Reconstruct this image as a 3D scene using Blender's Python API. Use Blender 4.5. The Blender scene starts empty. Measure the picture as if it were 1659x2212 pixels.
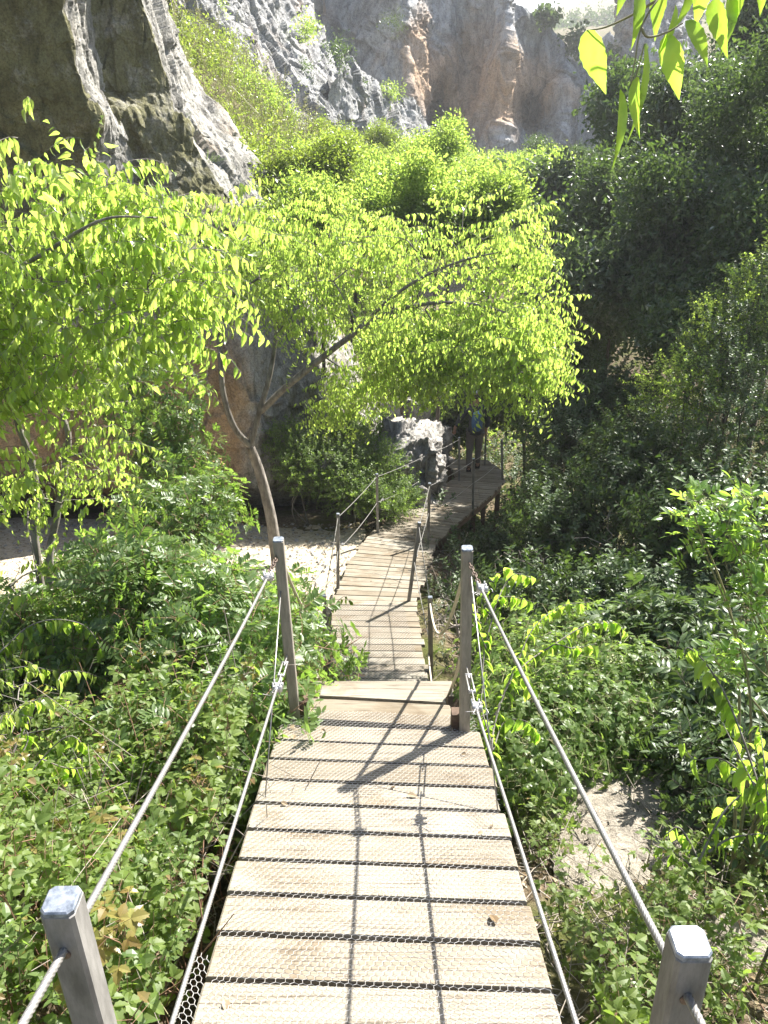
import bpy, math, random
import numpy as np
from mathutils import Vector
random.seed(7); rng = np.random.default_rng(11)
sc = bpy.context.scene
R = math.radians
# ------------------------------------------------------------------ camera, sky, sun, exposure
F, CX, CY, PITCH = 1788.0, 829.5, 1106.0, R(26)
CP, SP = math.cos(PITCH), math.sin(PITCH)
cam = bpy.data.cameras.new('camera'); co = bpy.data.objects.new('camera', cam); sc.collection.objects.link(co)
cam.lens = 36 * F / 2212; cam.sensor_width = 36; cam.clip_end = 2000; cam.clip_start = .02
co.location = (0, 0, 0); co.rotation_euler = (R(90) - PITCH, 0, 0); sc.camera = co
SUN_AZ, SUN_EL = R(42), R(46)          # azimuth to the right of the view direction
sun_dir = Vector((math.sin(SUN_AZ) * math.cos(SUN_EL), math.cos(SUN_AZ) * math.cos(SUN_EL), math.sin(SUN_EL)))
w = bpy.data.worlds.new("World"); sc.world = w; w.use_nodes = True
nt = w.node_tree; sky = nt.nodes.new('ShaderNodeTexSky'); sky.sky_type = 'NISHITA'; sky.sun_disc = False
sky.sun_elevation = SUN_EL; sky.sun_rotation = SUN_AZ; sky.air_density = 1.0; sky.dust_density = 1.6
bg = nt.nodes['Background']; bg.inputs[1].default_value = .068; nt.links.new(sky.outputs[0], bg.inputs[0])
sl = bpy.data.lights.new('sun', 'SUN'); sl.energy = 5.0; sl.angle = R(.5); sl.color = (1, .955, .88)
so = bpy.data.objects.new('sun', sl); sc.collection.objects.link(so)
so.rotation_euler = sun_dir.to_track_quat('Z', 'Y').to_euler()
sc.view_settings.view_transform = 'Standard'; sc.view_settings.look = 'None'
sc.view_settings.exposure = 1.9; sc.view_settings.gamma = 1
cy = sc.cycles; cy.max_bounces = 7; cy.diffuse_bounces = 4; cy.glossy_bounces = 2; cy.transmission_bounces = 5
cy.transparent_max_bounces = 4; cy.caustics_reflective = False; cy.caustics_refractive = False
cy.sample_clamp_indirect = 6; cy.use_denoising = True; cy.use_adaptive_sampling = True; cy.adaptive_threshold = .015
cy.denoiser = 'OPENIMAGEDENOISE'

# ------------------------------------------------------------------ helpers
def P(px, py, d):
    """point seen at px,py of the 1659x2212 view, d metres along the view axis"""
    xc = (px - CX) / F; yc = (CY - py) / F
    return np.array([xc * d, (CP + yc * SP) * d, (-SP + yc * CP) * d])
def PA(px, py, d):
    px, py, d = np.broadcast_arrays(np.asarray(px, float), np.asarray(py, float), np.asarray(d, float))
    xc = (px - CX) / F; yc = (CY - py) / F
    return np.stack([xc * d, (CP + yc * SP) * d, (-SP + yc * CP) * d], -1)
def onplane(px, py, a, b):
    """hit of the view ray with the plane z = a + b*y"""
    v = P(px, py, 1.0); t = a / (v[2] - b * v[1]); return v * t
def upto(px, py, y):
    v = P(px, py, 1.0); return v * (y / v[1])

def _h(i, j, k, s):
    n = (i * 73856093) ^ (j * 19349663) ^ (k * 83492791) ^ (s * 2654435)
    n = (n ^ (n >> 13)) * 1274126177; n = n & 0x7fffffff; n = (n ^ (n >> 16)) & 0xffffff
    return n / float(0xffffff)
def vnoise(p, s=0):
    p = np.asarray(p, float); f = np.floor(p); i = f.astype(np.int64); u = p - f; u = u * u * (3 - 2 * u)
    r = 0
    for a in (0, 1):
        for b in (0, 1):
            for c in (0, 1):
                wt = (u[..., 0] if a else 1 - u[..., 0]) * (u[..., 1] if b else 1 - u[..., 1]) * (u[..., 2] if c else 1 - u[..., 2])
                r = r + wt * _h(i[..., 0] + a, i[..., 1] + b, i[..., 2] + c, s)
    return r * 2 - 1
def fbm(p, o=4, s=0):
    p = np.asarray(p, float); r = 0; a = 1.
    for k in range(o): r = r + a * vnoise(p * (2.03 ** k) + 7.3 * k, s + k); a *= .5
    return r
def ridged(p, o=4, s=0):
    p = np.asarray(p, float); r = 0; a = 1.
    for k in range(o): r = r + a * (1 - 2 * np.abs(vnoise(p * (2.1 ** k) + 3.1 * k, s + k))); a *= .5
    return r
def worley(p, s=0, facet=False):
    p = np.asarray(p, float); f = np.floor(p).astype(np.int64); b1 = np.full(p.shape[:-1], 9.); b2 = b1.copy(); idv = np.zeros(p.shape[:-1]); tl = np.zeros(p.shape[:-1])
    for a in (-1, 0, 1):
        for b in (-1, 0, 1):
            for c in (-1, 0, 1):
                i, j, k = f[..., 0] + a, f[..., 1] + b, f[..., 2] + c
                q = np.stack([i + _h(i, j, k, s), j + _h(i, j, k, s + 5), k + _h(i, j, k, s + 9)], -1)
                d = np.linalg.norm(q - p, axis=-1); nw = d < b1
                b2 = np.where(nw, b1, np.minimum(b2, d)); idv = np.where(nw, _h(i, j, k, s + 13), idv); b1 = np.where(nw, d, b1)
                if facet:
                    g_ = np.stack([_h(i, j, k, s + 17), _h(i, j, k, s + 19), _h(i, j, k, s + 23)], -1) * 2 - 1; tl = np.where(nw, np.sum((p - q) * g_, -1), tl)
    return (b1, b2, idv, tl) if facet else (b1, b2, idv)

class MB:
    def __init__(s): s.v = []; s.q = []; s.t = []; s.qm = []; s.tm = []; s.n = 0; s.att = []
    def add(s, v, q=None, t=None, m=0, a=None):
        v = np.asarray(v, float).reshape(-1, 3)
        if q is not None and len(q): q = np.asarray(q, np.int64).reshape(-1, 4); s.q.append(q + s.n); s.qm.append(np.full(len(q), m) if np.isscalar(m) else m)
        if t is not None and len(t): t = np.asarray(t, np.int64).reshape(-1, 3); s.t.append(t + s.n); s.tm.append(np.full(len(t), m) if np.isscalar(m) else m)
        s.v.append(v); s.n += len(v)
        if a is not None: s.att.append(np.asarray(a, float).ravel())
        return s
    def inst(s, T, M, L, m=None):
        """copies of template T=(v,q,t,qm,tm) by matrices M (k,3,3) and offsets L (k,3)"""
        v, q, t, qm, tm = T; k = len(L)
        if k == 0: return s
        vv = np.einsum('kij,nj->kni', M, v) + L[:, None, :]
        off = (np.arange(k) * len(v))[:, None, None] + s.n
        if len(q): s.q.append((q[None] + off).reshape(-1, 4)); s.qm.append(np.tile(qm, k))
        if len(t): s.t.append((t[None] + off).reshape(-1, 3)); s.tm.append(np.tile(tm, k))
        s.v.append(vv.reshape(-1, 3)); s.n += k * len(v); return s
    def template(s):
        q = np.concatenate(s.q) if s.q else np.zeros((0, 4), int); t = np.concatenate(s.t) if s.t else np.zeros((0, 3), int)
        qm = np.concatenate(s.qm) if s.q else np.zeros(0, int); tm = np.concatenate(s.tm) if s.t else np.zeros(0, int)
        return np.concatenate(s.v), q, t, qm, tm
    def mesh(s, name, mats, org=(0, 0, 0), smooth=True, att=None):
        v, q, t, qm, tm = s.template(); v = v - np.asarray(org)
        me = bpy.data.meshes.new(name); me.vertices.add(len(v)); me.vertices.foreach_set('co', v.astype(np.float32).ravel())
        nl = q.size + t.size; me.loops.add(nl); me.polygons.add(len(q) + len(t))
        me.loops.foreach_set('vertex_index', np.concatenate([q.ravel(), t.ravel()]).astype(np.int32))
        st = np.concatenate([np.arange(len(q)) * 4, q.size + np.arange(len(t)) * 3]).astype(np.int32)
        me.polygons.foreach_set('loop_start', st)
        me.polygons.foreach_set('material_index', np.concatenate([qm, tm]).astype(np.int32))
        me.polygons.foreach_set('use_smooth', np.full(len(q) + len(t), smooth))
        for m in (mats if isinstance(mats, (list, tuple)) else [mats]): me.materials.append(m)
        if att and s.att:
            a = me.attributes.new(att, 'FLOAT', 'POINT'); a.data.foreach_set('value', np.concatenate(s.att).astype(np.float32))
        me.update(calc_edges=True); me.validate(); return me

def link(o): sc.collection.objects.link(o); return o
def tag(o, label=None, cat=None, group=None, kind=None):
    if label: o['label'] = label
    if cat: o['category'] = cat
    if group: o['group'] = group
    if kind: o['kind'] = kind
    return o
def thing(name, loc, label, cat, group=None):
    o = link(bpy.data.objects.new(name, None)); o.location = [float(c) for c in loc]; o.empty_display_size = .2
    return tag(o, label, cat, group)
def wloc(o):
    l = np.array(o.location)
    while o.parent: o = o.parent; l = l + np.array(o.location)
    return l
def part(name, mb, mats, parent=None, smooth=True, org=None, att=None, label=None):
    """mb holds world coordinates; the mesh is stored relative to its own origin"""
    v = np.concatenate(mb.v); org = np.array(org if org is not None else [v[:, 0].mean(), v[:, 1].mean(), v[:, 2].min()], float)
    o = link(bpy.data.objects.new(name, mb.mesh(name, mats, org, smooth, att)))
    if parent is not None: o.parent = parent; o.location = [float(c) for c in org - wloc(parent)]
    else: o.location = [float(c) for c in org]
    if label: o['label'] = label
    return o

def frame(d, up=(0, 0, 1)):
    d = np.asarray(d, float); d = d / (np.linalg.norm(d) + 1e-9); u = np.asarray(up, float)
    if abs(d @ u) > .97: u = np.array([1., 0, 0])
    s = np.cross(d, u); s /= np.linalg.norm(s); return d, s, np.cross(s, d)
def box(mb, c, ax, hx, hy, hz, bev=0, m=0):
    """box centred c, axes ax=(x,y,z unit vectors), half sizes; bevelled in the xy section"""
    X, Y, Z = [np.asarray(a, float) for a in ax]
    if bev:
        b = bev; s = [(hx - b, -hy), (hx, -hy + b), (hx, hy - b), (hx - b, hy), (-hx + b, hy), (-hx, hy - b), (-hx, -hy + b), (-hx + b, -hy)]
    else: s = [(hx, -hy), (hx, hy), (-hx, hy), (-hx, -hy)]
    n = len(s); v = []
    lv = [(-hz, 1), (hz, 1)] if not bev else [(-hz, 1), (hz - bev * .3, 1), (hz, 1 - bev * .3 / max(hx, 1e-6))]
    for z, k in lv: v += [np.asarray(c) + X * a * k + Y * e * k + Z * z for a, e in s]
    q = [[l * n + i, l * n + (i + 1) % n, (l + 1) * n + (i + 1) % n, (l + 1) * n + i] for l in range(len(lv) - 1) for i in range(n)]
    top = (len(lv) - 1) * n; t = [[0, i + 1, i] for i in range(1, n - 1)] + [[top, top + i, top + i + 1] for i in range(1, n - 1)]
    mb.add(v, q, t, m)
def tube(mb, pts, rad, n=6, m=0, cap=True, lobes=0, lay=.08, depth=.12):
    pts = np.asarray(pts, float); k = len(pts); rad = np.broadcast_to(np.asarray(rad, float), (k,))
    tg = np.gradient(pts, axis=0); tg /= np.linalg.norm(tg, axis=1)[:, None] + 1e-12
    _, s, u = frame(tg[0]); S = []; U = []
    for i in range(k):
        s = s - tg[i] * (s @ tg[i]); s /= np.linalg.norm(s) + 1e-12; S.append(s); U.append(np.cross(s, tg[i]))
    S = np.array(S); U = np.array(U); th = np.arange(n) * 2 * math.pi / n
    if lobes:
        dist = np.concatenate([[0], np.cumsum(np.linalg.norm(np.diff(pts, axis=0), axis=1))]); tw = dist / lay * 2 * math.pi
        rr = rad[:, None] * (1 - depth + depth * np.sqrt(np.abs(np.cos((th[None] * lobes + tw[:, None] * lobes) / 2))))
    else: rr = np.repeat(rad[:, None], n, 1)
    v = pts[:, None] + (np.cos(th)[None, :, None] * S[:, None] + np.sin(th)[None, :, None] * U[:, None]) * rr[..., None]
    i = np.arange(k - 1)[:, None] * n; j = np.arange(n)[None]; j2 = (j + 1) % n
    q = np.stack([i + j, i + j2, i + n + j2, i + n + j], -1).reshape(-1, 4)
    t = []
    if cap: b = (k - 1) * n; t = [[0, a + 1, a] for a in range(1, n - 1)] + [[b, b + a, b + a + 1] for a in range(1, n - 1)]
    mb.add(v.reshape(-1, 3), q, t, m)
def curve(pts, n=8):
    """Catmull-Rom through the points"""
    p = np.asarray(pts, float); p = np.vstack([2 * p[0] - p[1], p, 2 * p[-1] - p[-2]]); o = []
    for i in range(1, len(p) - 2):
        for k in range(n):
            t = k / n; a, b, c, d = p[i - 1], p[i], p[i + 1], p[i + 2]
            o.append(.5 * ((2 * b) + (c - a) * t + (2 * a - 5 * b + 4 * c - d) * t * t + (3 * b - a - 3 * c + d) * t ** 3))
    o.append(p[-2]); return np.array(o)
def lerpn(a, b, n): t = np.linspace(0, 1, n)[:, None]; return np.asarray(a) * (1 - t) + np.asarray(b) * t

# ------------------------------------------------------------------ materials
def newmat(name):
    m = bpy.data.materials.new(name); m.use_nodes = True; n = m.node_tree; n.nodes.clear()
    return m, n.nodes, n.links
def N(ns, t, **k):
    o = ns.new(t)
    for a, b in k.items():
        if a.startswith('i_'): o.inputs[a[2:].replace('_', ' ')].default_value = b
        else: setattr(o, a, b)
    return o
def ramp(ns, stops):
    r = ns.new('ShaderNodeValToRGB'); e = r.color_ramp.elements
    while len(e) < len(stops): e.new(.5)
    for i, (p, c) in enumerate(stops): e[i].position = p; e[i].color = tuple(c) + (1,) if len(c) == 3 else c
    return r
def noise(ns, ls, vec, scale, detail=6, rough=.6, dist=0):
    n = N(ns, 'ShaderNodeTexNoise'); n.inputs['Scale'].default_value = scale; n.inputs['Detail'].default_value = detail
    n.inputs['Roughness'].default_value = rough; n.inputs['Distortion'].default_value = dist
    ls.new(vec, n.inputs['Vector']); return n.outputs['Fac']
def mapping(ns, ls, src, scale, rot=(0, 0, 0)):
    mp = N(ns, 'ShaderNodeMapping'); mp.inputs['Scale'].default_value = scale; mp.inputs['Rotation'].default_value = rot
    ls.new(src, mp.inputs['Vector']); return mp.outputs[0]
def mixc(ns, ls, f, a, b, mode='MIX'):
    m = N(ns, 'ShaderNodeMix', data_type='RGBA', blend_type=mode)
    for s, x in ((m.inputs[0], f), (m.inputs[6], a), (m.inputs[7], b)):
        if hasattr(x, 'links'): ls.new(x, s)
        elif isinstance(x, (int, float)): s.default_value = x
        else: s.default_value = tuple(x) + (1,)
    return m.outputs[2]
def finish(ns, ls, col, rough=.8, bumps=(), metal=0, spec=.3, disp=.0):
    b = N(ns, 'ShaderNodeBsdfPrincipled'); out = N(ns, 'ShaderNodeOutputMaterial')
    if hasattr(col, 'links'): ls.new(col, b.inputs['Base Color'])
    else: b.inputs['Base Color'].default_value = tuple(col) + (1,)
    if hasattr(rough, 'links'): ls.new(rough, b.inputs['Roughness'])
    else: b.inputs['Roughness'].default_value = rough
    b.inputs['Metallic'].default_value = metal; b.inputs['Specular IOR Level'].default_value = spec
    prev = None
    for h, st, ds in bumps:
        bp = N(ns, 'ShaderNodeBump'); bp.inputs['Strength'].default_value = st; bp.inputs['Distance'].default_value = ds
        ls.new(h, bp.inputs['Height'])
        if prev: ls.new(prev, bp.inputs['Normal'])
        prev = bp.outputs[0]
    if prev: ls.new(prev, b.inputs['Normal'])
    ls.new(b.outputs[0], out.inputs[0]); return b
def leafmat(name, c1, c2, tr, fac=.5, gloss=.08, rough=.35, brown=.0, spots=False, spotscale=60.):
    m, ns, ls = newmat(name); g = N(ns, 'ShaderNodeNewGeometry'); rnd = g.outputs['Random Per Island']
    stops = [(0, c1), (.85, c2), (1, c2)]
    if brown: stops = [(0, c1), (1 - brown - .01, c2), (1 - brown, (.16, .09, .04)), (1, (.22, .15, .07))]
    cr = ramp(ns, stops); ls.new(rnd, cr.inputs[0])
    hs = N(ns, 'ShaderNodeHueSaturation'); ls.new(rnd, hs.inputs['Value'])
    mr = N(ns, 'ShaderNodeMapRange'); mr.inputs[3].default_value = .65; mr.inputs[4].default_value = 1.3
    wn = N(ns, 'ShaderNodeTexWhiteNoise', noise_dimensions='1D'); ls.new(rnd, wn.inputs['W']); ls.new(wn.outputs['Value'], mr.inputs[0])
    ls.new(mr.outputs[0], hs.inputs['Value']); wn2 = N(ns, 'ShaderNodeTexWhiteNoise', noise_dimensions='1D'); ad_ = N(ns, 'ShaderNodeMath', operation='ADD'); ls.new(rnd, ad_.inputs[0]); ad_.inputs[1].default_value = 3.7; ls.new(ad_.outputs[0], wn2.inputs['W'])
    pat = noise(ns, ls, g.outputs['Position'], spotscale, 4, .6)
    trc = mixc(ns, ls, wn2.outputs['Value'], tr, tuple(a * b for a, b in zip(tr, (.80, .95, .8))))
    if spots: sr = ramp(ns, [(.30, (.35, .30, .25)), (.40, (.8, .85, .8)), (.62, (1.05, 1., 1.)), (.74, (1.1, .95, .8))]); ls.new(pat, sr.inputs[0]); trc = mixc(ns, ls, 1., trc, sr.outputs[0], 'MULTIPLY')
    ls.new(trc, hs.inputs['Color'])
    d = N(ns, 'ShaderNodeBsdfDiffuse'); ls.new(cr.outputs[0], d.inputs[0]); t = N(ns, 'ShaderNodeBsdfTranslucent'); ls.new(hs.outputs[0], t.inputs[0])
    gl = N(ns, 'ShaderNodeBsdfGlossy'); gl.inputs['Roughness'].default_value = rough; gl.inputs[0].default_value = (1, 1, 1, 1)
    m1 = N(ns, 'ShaderNodeMixShader'); m1.inputs[0].default_value = fac; ls.new(d.outputs[0], m1.inputs[1]); ls.new(t.outputs[0], m1.inputs[2])
    lw = N(ns, 'ShaderNodeLayerWeight'); lw.inputs[0].default_value = .25
    mm = N(ns, 'ShaderNodeMath', operation='MULTIPLY_ADD'); ls.new(lw.outputs['Fresnel'], mm.inputs[0]); mm.inputs[1].default_value = gloss * 2; mm.inputs[2].default_value = gloss * .4
    m2 = N(ns, 'ShaderNodeMixShader'); ls.new(mm.outputs[0], m2.inputs[0]); ls.new(m1.outputs[0], m2.inputs[1]); ls.new(gl.outputs[0], m2.inputs[2])
    o = N(ns, 'ShaderNodeOutputMaterial'); ls.new(m2.outputs[0], o.inputs[0]); return m
def rockmat(name, base, dark, pale, warm=None, scale=1., streak=1., lichen_shade=None, bump=1.):
    m, ns, ls = newmat(name); tc = N(ns, 'ShaderNodeNewGeometry').outputs['Position']
    n1 = noise(ns, ls, tc, .35 * scale, 8, .65, .4); n2 = noise(ns, ls, mapping(ns, ls, tc, (1.3 * scale, 1.3 * scale, .22 * scale)), 1.0, 7, .7, .3)
    n3 = noise(ns, ls, tc, 5 * scale, 8, .7)
    r1 = ramp(ns, [(.3, dark), (.48, base), (.66, base), (.8, pale)]); ls.new(n3, r1.inputs[0])
    r2 = ramp(ns, [(.36, (.38, .38, .38)), (.54, (1, 1, 1))]); ls.new(n2, r2.inputs[0]); n4 = noise(ns, ls, tc, 21 * scale, 6, .75); r4 = ramp(ns, [(.36, (.5, .5, .5)), (.55, (1.1, 1.1, 1.1))]); ls.new(n4, r4.inputs[0])
    c = mixc(ns, ls, .75 * streak, r1.outputs[0], r2.outputs[0], 'MULTIPLY')
    if warm:
        at = N(ns, 'ShaderNodeAttribute', attribute_name='warm'); add = N(ns, 'ShaderNodeMath', operation='MULTIPLY_ADD')
        ls.new(n1, add.inputs[0]); add.inputs[1].default_value = 1.6; ls.new(at.outputs['Fac'], add.inputs[2])
        r3 = ramp(ns, [(.95, (0, 0, 0)), (1.0, (0, 0, 0))]); r3.color_ramp.elements[0].position = .78; r3.color_ramp.elements[1].color = (.85, .85, .85, 1); r3.color_ramp.elements[0].position = .55
        sub = N(ns, 'ShaderNodeMath', operation='SUBTRACT'); ls.new(add.outputs[0], sub.inputs[0]); sub.inputs[1].default_value = .35
        ls.new(sub.outputs[0], r3.inputs[0]); c = mixc(ns, ls, r3.outputs[0], c, warm)
    if lichen_shade:  # olive lichen patches; negative warm thickens them to paint shade on faces
        nl = noise(ns, ls, tc, 1.6 * scale, 8, .75); at2_ = N(ns, 'ShaderNodeAttribute', attribute_name='warm'); ad = N(ns, 'ShaderNodeMath', operation='MULTIPLY_ADD'); ls.new(at2_.outputs['Fac'], ad.inputs[0]); ad.inputs[1].default_value = -.35; ls.new(nl, ad.inputs[2]); rl = ramp(ns, [(.60, (0, 0, 0)), (.82, (1, 1, 1))]); ls.new(ad.outputs[0], rl.inputs[0]); c = mixc(ns, ls, rl.outputs[0], c, lichen_shade)
    c = mixc(ns, ls, .9, c, r4.outputs[0], 'MULTIPLY'); n5 = noise(ns, ls, mapping(ns, ls, tc, (1, 1, .4)), 2.6 * scale, 7, .72, .5); r5 = ramp(ns, [(.38, (.55, .55, .55)), (.52, (1, 1, 1)), (.68, (1.25, 1.25, 1.25))]); ls.new(n5, r5.inputs[0]); c = mixc(ns, ls, .9, c, r5.outputs[0], 'MULTIPLY')
    vo = N(ns, 'ShaderNodeTexVoronoi', feature='DISTANCE_TO_EDGE'); vo.inputs['Scale'].default_value = 1.1 * scale
    ls.new(mapping(ns, ls, tc, (1, 1, .6)), vo.inputs['Vector']); rv = ramp(ns, [(0, (.0, .0, .0)), (.02, (1, 1, 1))]); ls.new(vo.outputs[0], rv.inputs[0])
    finish(ns, ls, c, .93, [(n2, .8 * bump, .25 / scale), (n3, .9 * bump, .09 / scale), (n4, .6 * bump, .03 / scale), (rv.outputs[0], .3 * bump, .03 / scale)], spec=.15); return m

M = {}
M['cliff_l'] = rockmat('weathered_limestone', (.42, .405, .37), (.26, .25, .21), (.56, .54, .51), warm=(.46, .30, .16), scale=1.6, lichen_shade=(.18, .172, .09))
M['cliff_m'] = rockmat('grey_limestone', (.42, .42, .415), (.27, .27, .27), (.56, .55, .53), warm=(.38, .26, .17), scale=1.1, streak=.8)
M['cliff_b'] = rockmat('streaked_limestone', (.43, .44, .45), (.25, .265, .28), (.55, .54, .52), warm=(.50, .34, .21), scale=.55, streak=1.)
M['boulder'] = rockmat('pale_boulder', (.42, .40, .37), (.26, .24, .20), (.56, .54, .50), scale=4, streak=.4)
M['slab'] = rockmat('dusty_slab', (.34, .305, .25), (.20, .165, .12), (.44, .41, .36), scale=5, streak=.3)
M['warm_rock'] = rockmat('ochre_rock', (.50, .34, .18), (.34, .22, .12), (.62, .50, .34), scale=4, streak=.4)
def groundmat():
    m, ns, ls = newmat('leaf_litter_soil'); tc = N(ns, 'ShaderNodeNewGeometry').outputs['Position']
    a = noise(ns, ls, tc, 22, 8, .75); b = noise(ns, ls, tc, 1.6, 5, .6)
    r = ramp(ns, [(.3, (.05, .038, .024)), (.48, (.13, .10, .065)), (.58, (.24, .19, .13)), (.7, (.36, .31, .23))]); ls.new(a, r.inputs[0])
    r2 = ramp(ns, [(.45, (0, 0, 0)), (.6, (1, 1, 1))]); ls.new(b, r2.inputs[0])
    c = mixc(ns, ls, r2.outputs[0], r.outputs[0], (.10, .11, .035)); finish(ns, ls, c, .95, [(a, 1, .04)], spec=.1); return m
def pathmat():
    m, ns, ls = newmat('pale_sandy_path'); tc = N(ns, 'ShaderNodeNewGeometry').outputs['Position']
    a = noise(ns, ls, tc, 14, 8, .75); b = noise(ns, ls, tc, 60, 4, .7); v = N(ns, 'ShaderNodeTexVoronoi'); v.inputs['Scale'].default_value = 16; ls.new(tc, v.inputs['Vector'])
    r = ramp(ns, [(.3, (.22, .18, .12)), (.5, (.46, .40, .30)), (.68, (.62, .56, .45))]); ls.new(a, r.inputs[0])
    finish(ns, ls, r.outputs[0], .95, [(a, .8, .03), (v.outputs[0], .5, .02), (b, .4, .006)], spec=.1); return m
M['ground'] = groundmat(); M['path'] = pathmat()
def woodmat():
    m, ns, ls = newmat('weathered_plank'); tc = N(ns, 'ShaderNodeNewGeometry'); pos = tc.outputs['Position']; rnd = tc.outputs['Random Per Island']
    off = N(ns, 'ShaderNodeVectorMath', operation='MULTIPLY_ADD'); cmb = N(ns, 'ShaderNodeCombineXYZ')
    ls.new(rnd, cmb.inputs[0]); ls.new(rnd, cmb.inputs[2]); ls.new(cmb.outputs[0], off.inputs[0]); off.inputs[1].default_value = (31, 7, 17); ls.new(pos, off.inputs[2])
    g1 = noise(ns, ls, mapping(ns, ls, off.outputs[0], (1.6, 42, 42)), 1.2, 6, .62, .35)
    g2 = noise(ns, ls, mapping(ns, ls, off.outputs[0], (5, 170, 170)), 1., 4, .6)
    g3 = noise(ns, ls, off.outputs[0], 3.0, 5, .6)
    r = ramp(ns, [(.30, (.08, .065, .05)), (.42, (.20, .18, .145)), (.54, (.26, .235, .195)), (.75, (.35, .325, .28))]); ls.new(g1, r.inputs[0])
    g4 = noise(ns, ls, off.outputs[0], 1.7, 6, .7, .6); c = mixc(ns, ls, .55, r.outputs[0], mixc(ns, ls, g3, (.15, .12, .075), (.36, .335, .28)))
    r2 = ramp(ns, [(.34, (.28, .23, .19)), (.45, (1, 1, 1))]); ls.new(g2, r2.inputs[0]); c = mixc(ns, ls, .9, c, r2.outputs[0], 'MULTIPLY')
    sr_ = ramp(ns, [(.36, (.62, .53, .42)), (.5, (1, 1, 1))]); ls.new(g4, sr_.inputs[0]); c = mixc(ns, ls, .8, c, sr_.outputs[0], 'MULTIPLY')
    vr = ramp(ns, [(0, (.74, .70, .64)), (.5, (.97, .95, .93)), (1, (1.08, 1.1, 1.12))]); ls.new(rnd, vr.inputs[0]); c = mixc(ns, ls, 1., c, vr.outputs[0], 'MULTIPLY')
    finish(ns, ls, c, .8, [(g1, .5, .006), (g2, .6, .003)], spec=.25); return m
M['plank'] = woodmat()
def simple(name, c1, c2, sc_=20, rough=.6, metal=0, bump=.3, bd=.005, spec=.4, stretch=(1, 1, 1)):
    m, ns, ls = newmat(name); tc = N(ns, 'ShaderNodeNewGeometry').outputs['Position']
    a = noise(ns, ls, mapping(ns, ls, tc, stretch), sc_, 7, .68); r = ramp(ns, [(.35, c1), (.65, c2)]); ls.new(a, r.inputs[0])
    finish(ns, ls, r.outputs[0], rough, [(a, bump, bd)], metal, spec); return m
M['beam'] = simple('stained_beam', (.07, .045, .03), (.15, .10, .07), 8, .85, stretch=(2, 2, 12))
M['post'] = simple('grey_metal_post', (.13, .125, .115), (.31, .30, .285), 9, .6, .2, .3, .001, stretch=(2.5, 2.5, .6))
M['post2'] = simple('weathered_post', (.20, .18, .145), (.31, .28, .235), 24, .7, .1, .3, .002, stretch=(3, 3, .5))
M['cap'] = simple('worn_post_cap', (.10, .12, .15), (.34, .37, .42), 70, .35, .3, .3, .001)
M['steel'] = simple('galvanised_rope', (.26, .25, .24), (.40, .39, .37), 120, .38, .55, .2, .0006)
M['clamp'] = simple('galvanised_fitting', (.30, .29, .28), (.55, .54, .53), 80, .4, .5, .2, .001)
M['rust'] = simple('dark_chain', (.08, .06, .05), (.20, .15, .12), 60, .5, .5, .3, .001)
M['netting'] = simple('galvanised_netting', (.50, .48, .45), (.68, .66, .63), 80, .45, .2, .0, .001)
M['rope'] = simple('pale_rope', (.40, .35, .26), (.58, .52, .42), 90, .9, 0, .5, .002)
M['bark'] = simple('grey_bark', (.11, .095, .08), (.27, .25, .22), 18, .9, 0, .9, .012, .15, (1, 1, .35))
M['bark_d'] = simple('dark_bark', (.06, .05, .04), (.14, .12, .10), 18, .9, 0, .8, .012, .15, (1, 1, .35))
M['deadwood'] = simple('dead_twigs', (.22, .19, .16), (.36, .32, .27), 30, .9, 0, .5, .004, .1)
M['stem_red'] = simple('reddish_stem', (.20, .10, .07), (.30, .19, .12), 40, .7, 0, .2, .001)
M['stem'] = simple('green_stem', (.16, .15, .07), (.26, .24, .13), 40, .7, 0, .2, .001)
M['hack'] = leafmat('hackberry_leaf', (.12, .165, .035), (.17, .22, .05), (.62, .78, .14), .62, .07)
M['hackn'] = leafmat('young_hackberry_leaf', (.12, .17, .03), (.17, .22, .05), (.56, .76, .10), .62, .06)
M['hackbig'] = leafmat('back_lit_leaf', (.12, .17, .03), (.17, .22, .05), (.50, .72, .08), .62, .06, spots=True, spotscale=38.)
M['lent'] = leafmat('glossy_shrub_leaf', (.075, .125, .035), (.12, .18, .055), (.36, .54, .08), .44, .07, .42)
M['bram'] = leafmat('bramble_leaf', (.09, .14, .03), (.15, .20, .05), (.42, .56, .09), .46, .04, .5, brown=.012)
M['small'] = leafmat('small_shrub_leaf', (.08, .13, .04), (.13, .18, .06), (.36, .50, .09), .44, .03)
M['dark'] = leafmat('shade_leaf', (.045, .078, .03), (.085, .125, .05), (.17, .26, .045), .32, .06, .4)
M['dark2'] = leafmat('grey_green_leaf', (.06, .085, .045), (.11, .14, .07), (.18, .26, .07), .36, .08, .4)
M['young'] = leafmat('young_bramble_leaf', (.20, .13, .05), (.22, .22, .06), (.50, .42, .10), .45, .04)
M['mid'] = leafmat('spring_leaf', (.07, .125, .025), (.11, .165, .035), (.54, .68, .12), .57, .04)
M['scrub'] = leafmat('dry_scrub_leaf', (.06, .095, .03), (.11, .14, .05), (.14, .20, .05), .35, .03)
M['yell'] = leafmat('yellow_green_leaf', (.11, .15, .03), (.19, .22, .05), (.42, .52, .07), .5, .05)
M['elder'] = leafmat('elder_leaf', (.06, .13, .03), (.09, .17, .04), (.48, .68, .09), .55, .07)
M['umbel'] = leafmat('elder_flower', (.42, .46, .24), (.55, .56, .34), (.3, .36, .16), .3, .02)
M['grass'] = leafmat('dry_grass', (.22, .20, .10), (.34, .31, .19), (.24, .24, .10), .35, .05)
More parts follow.
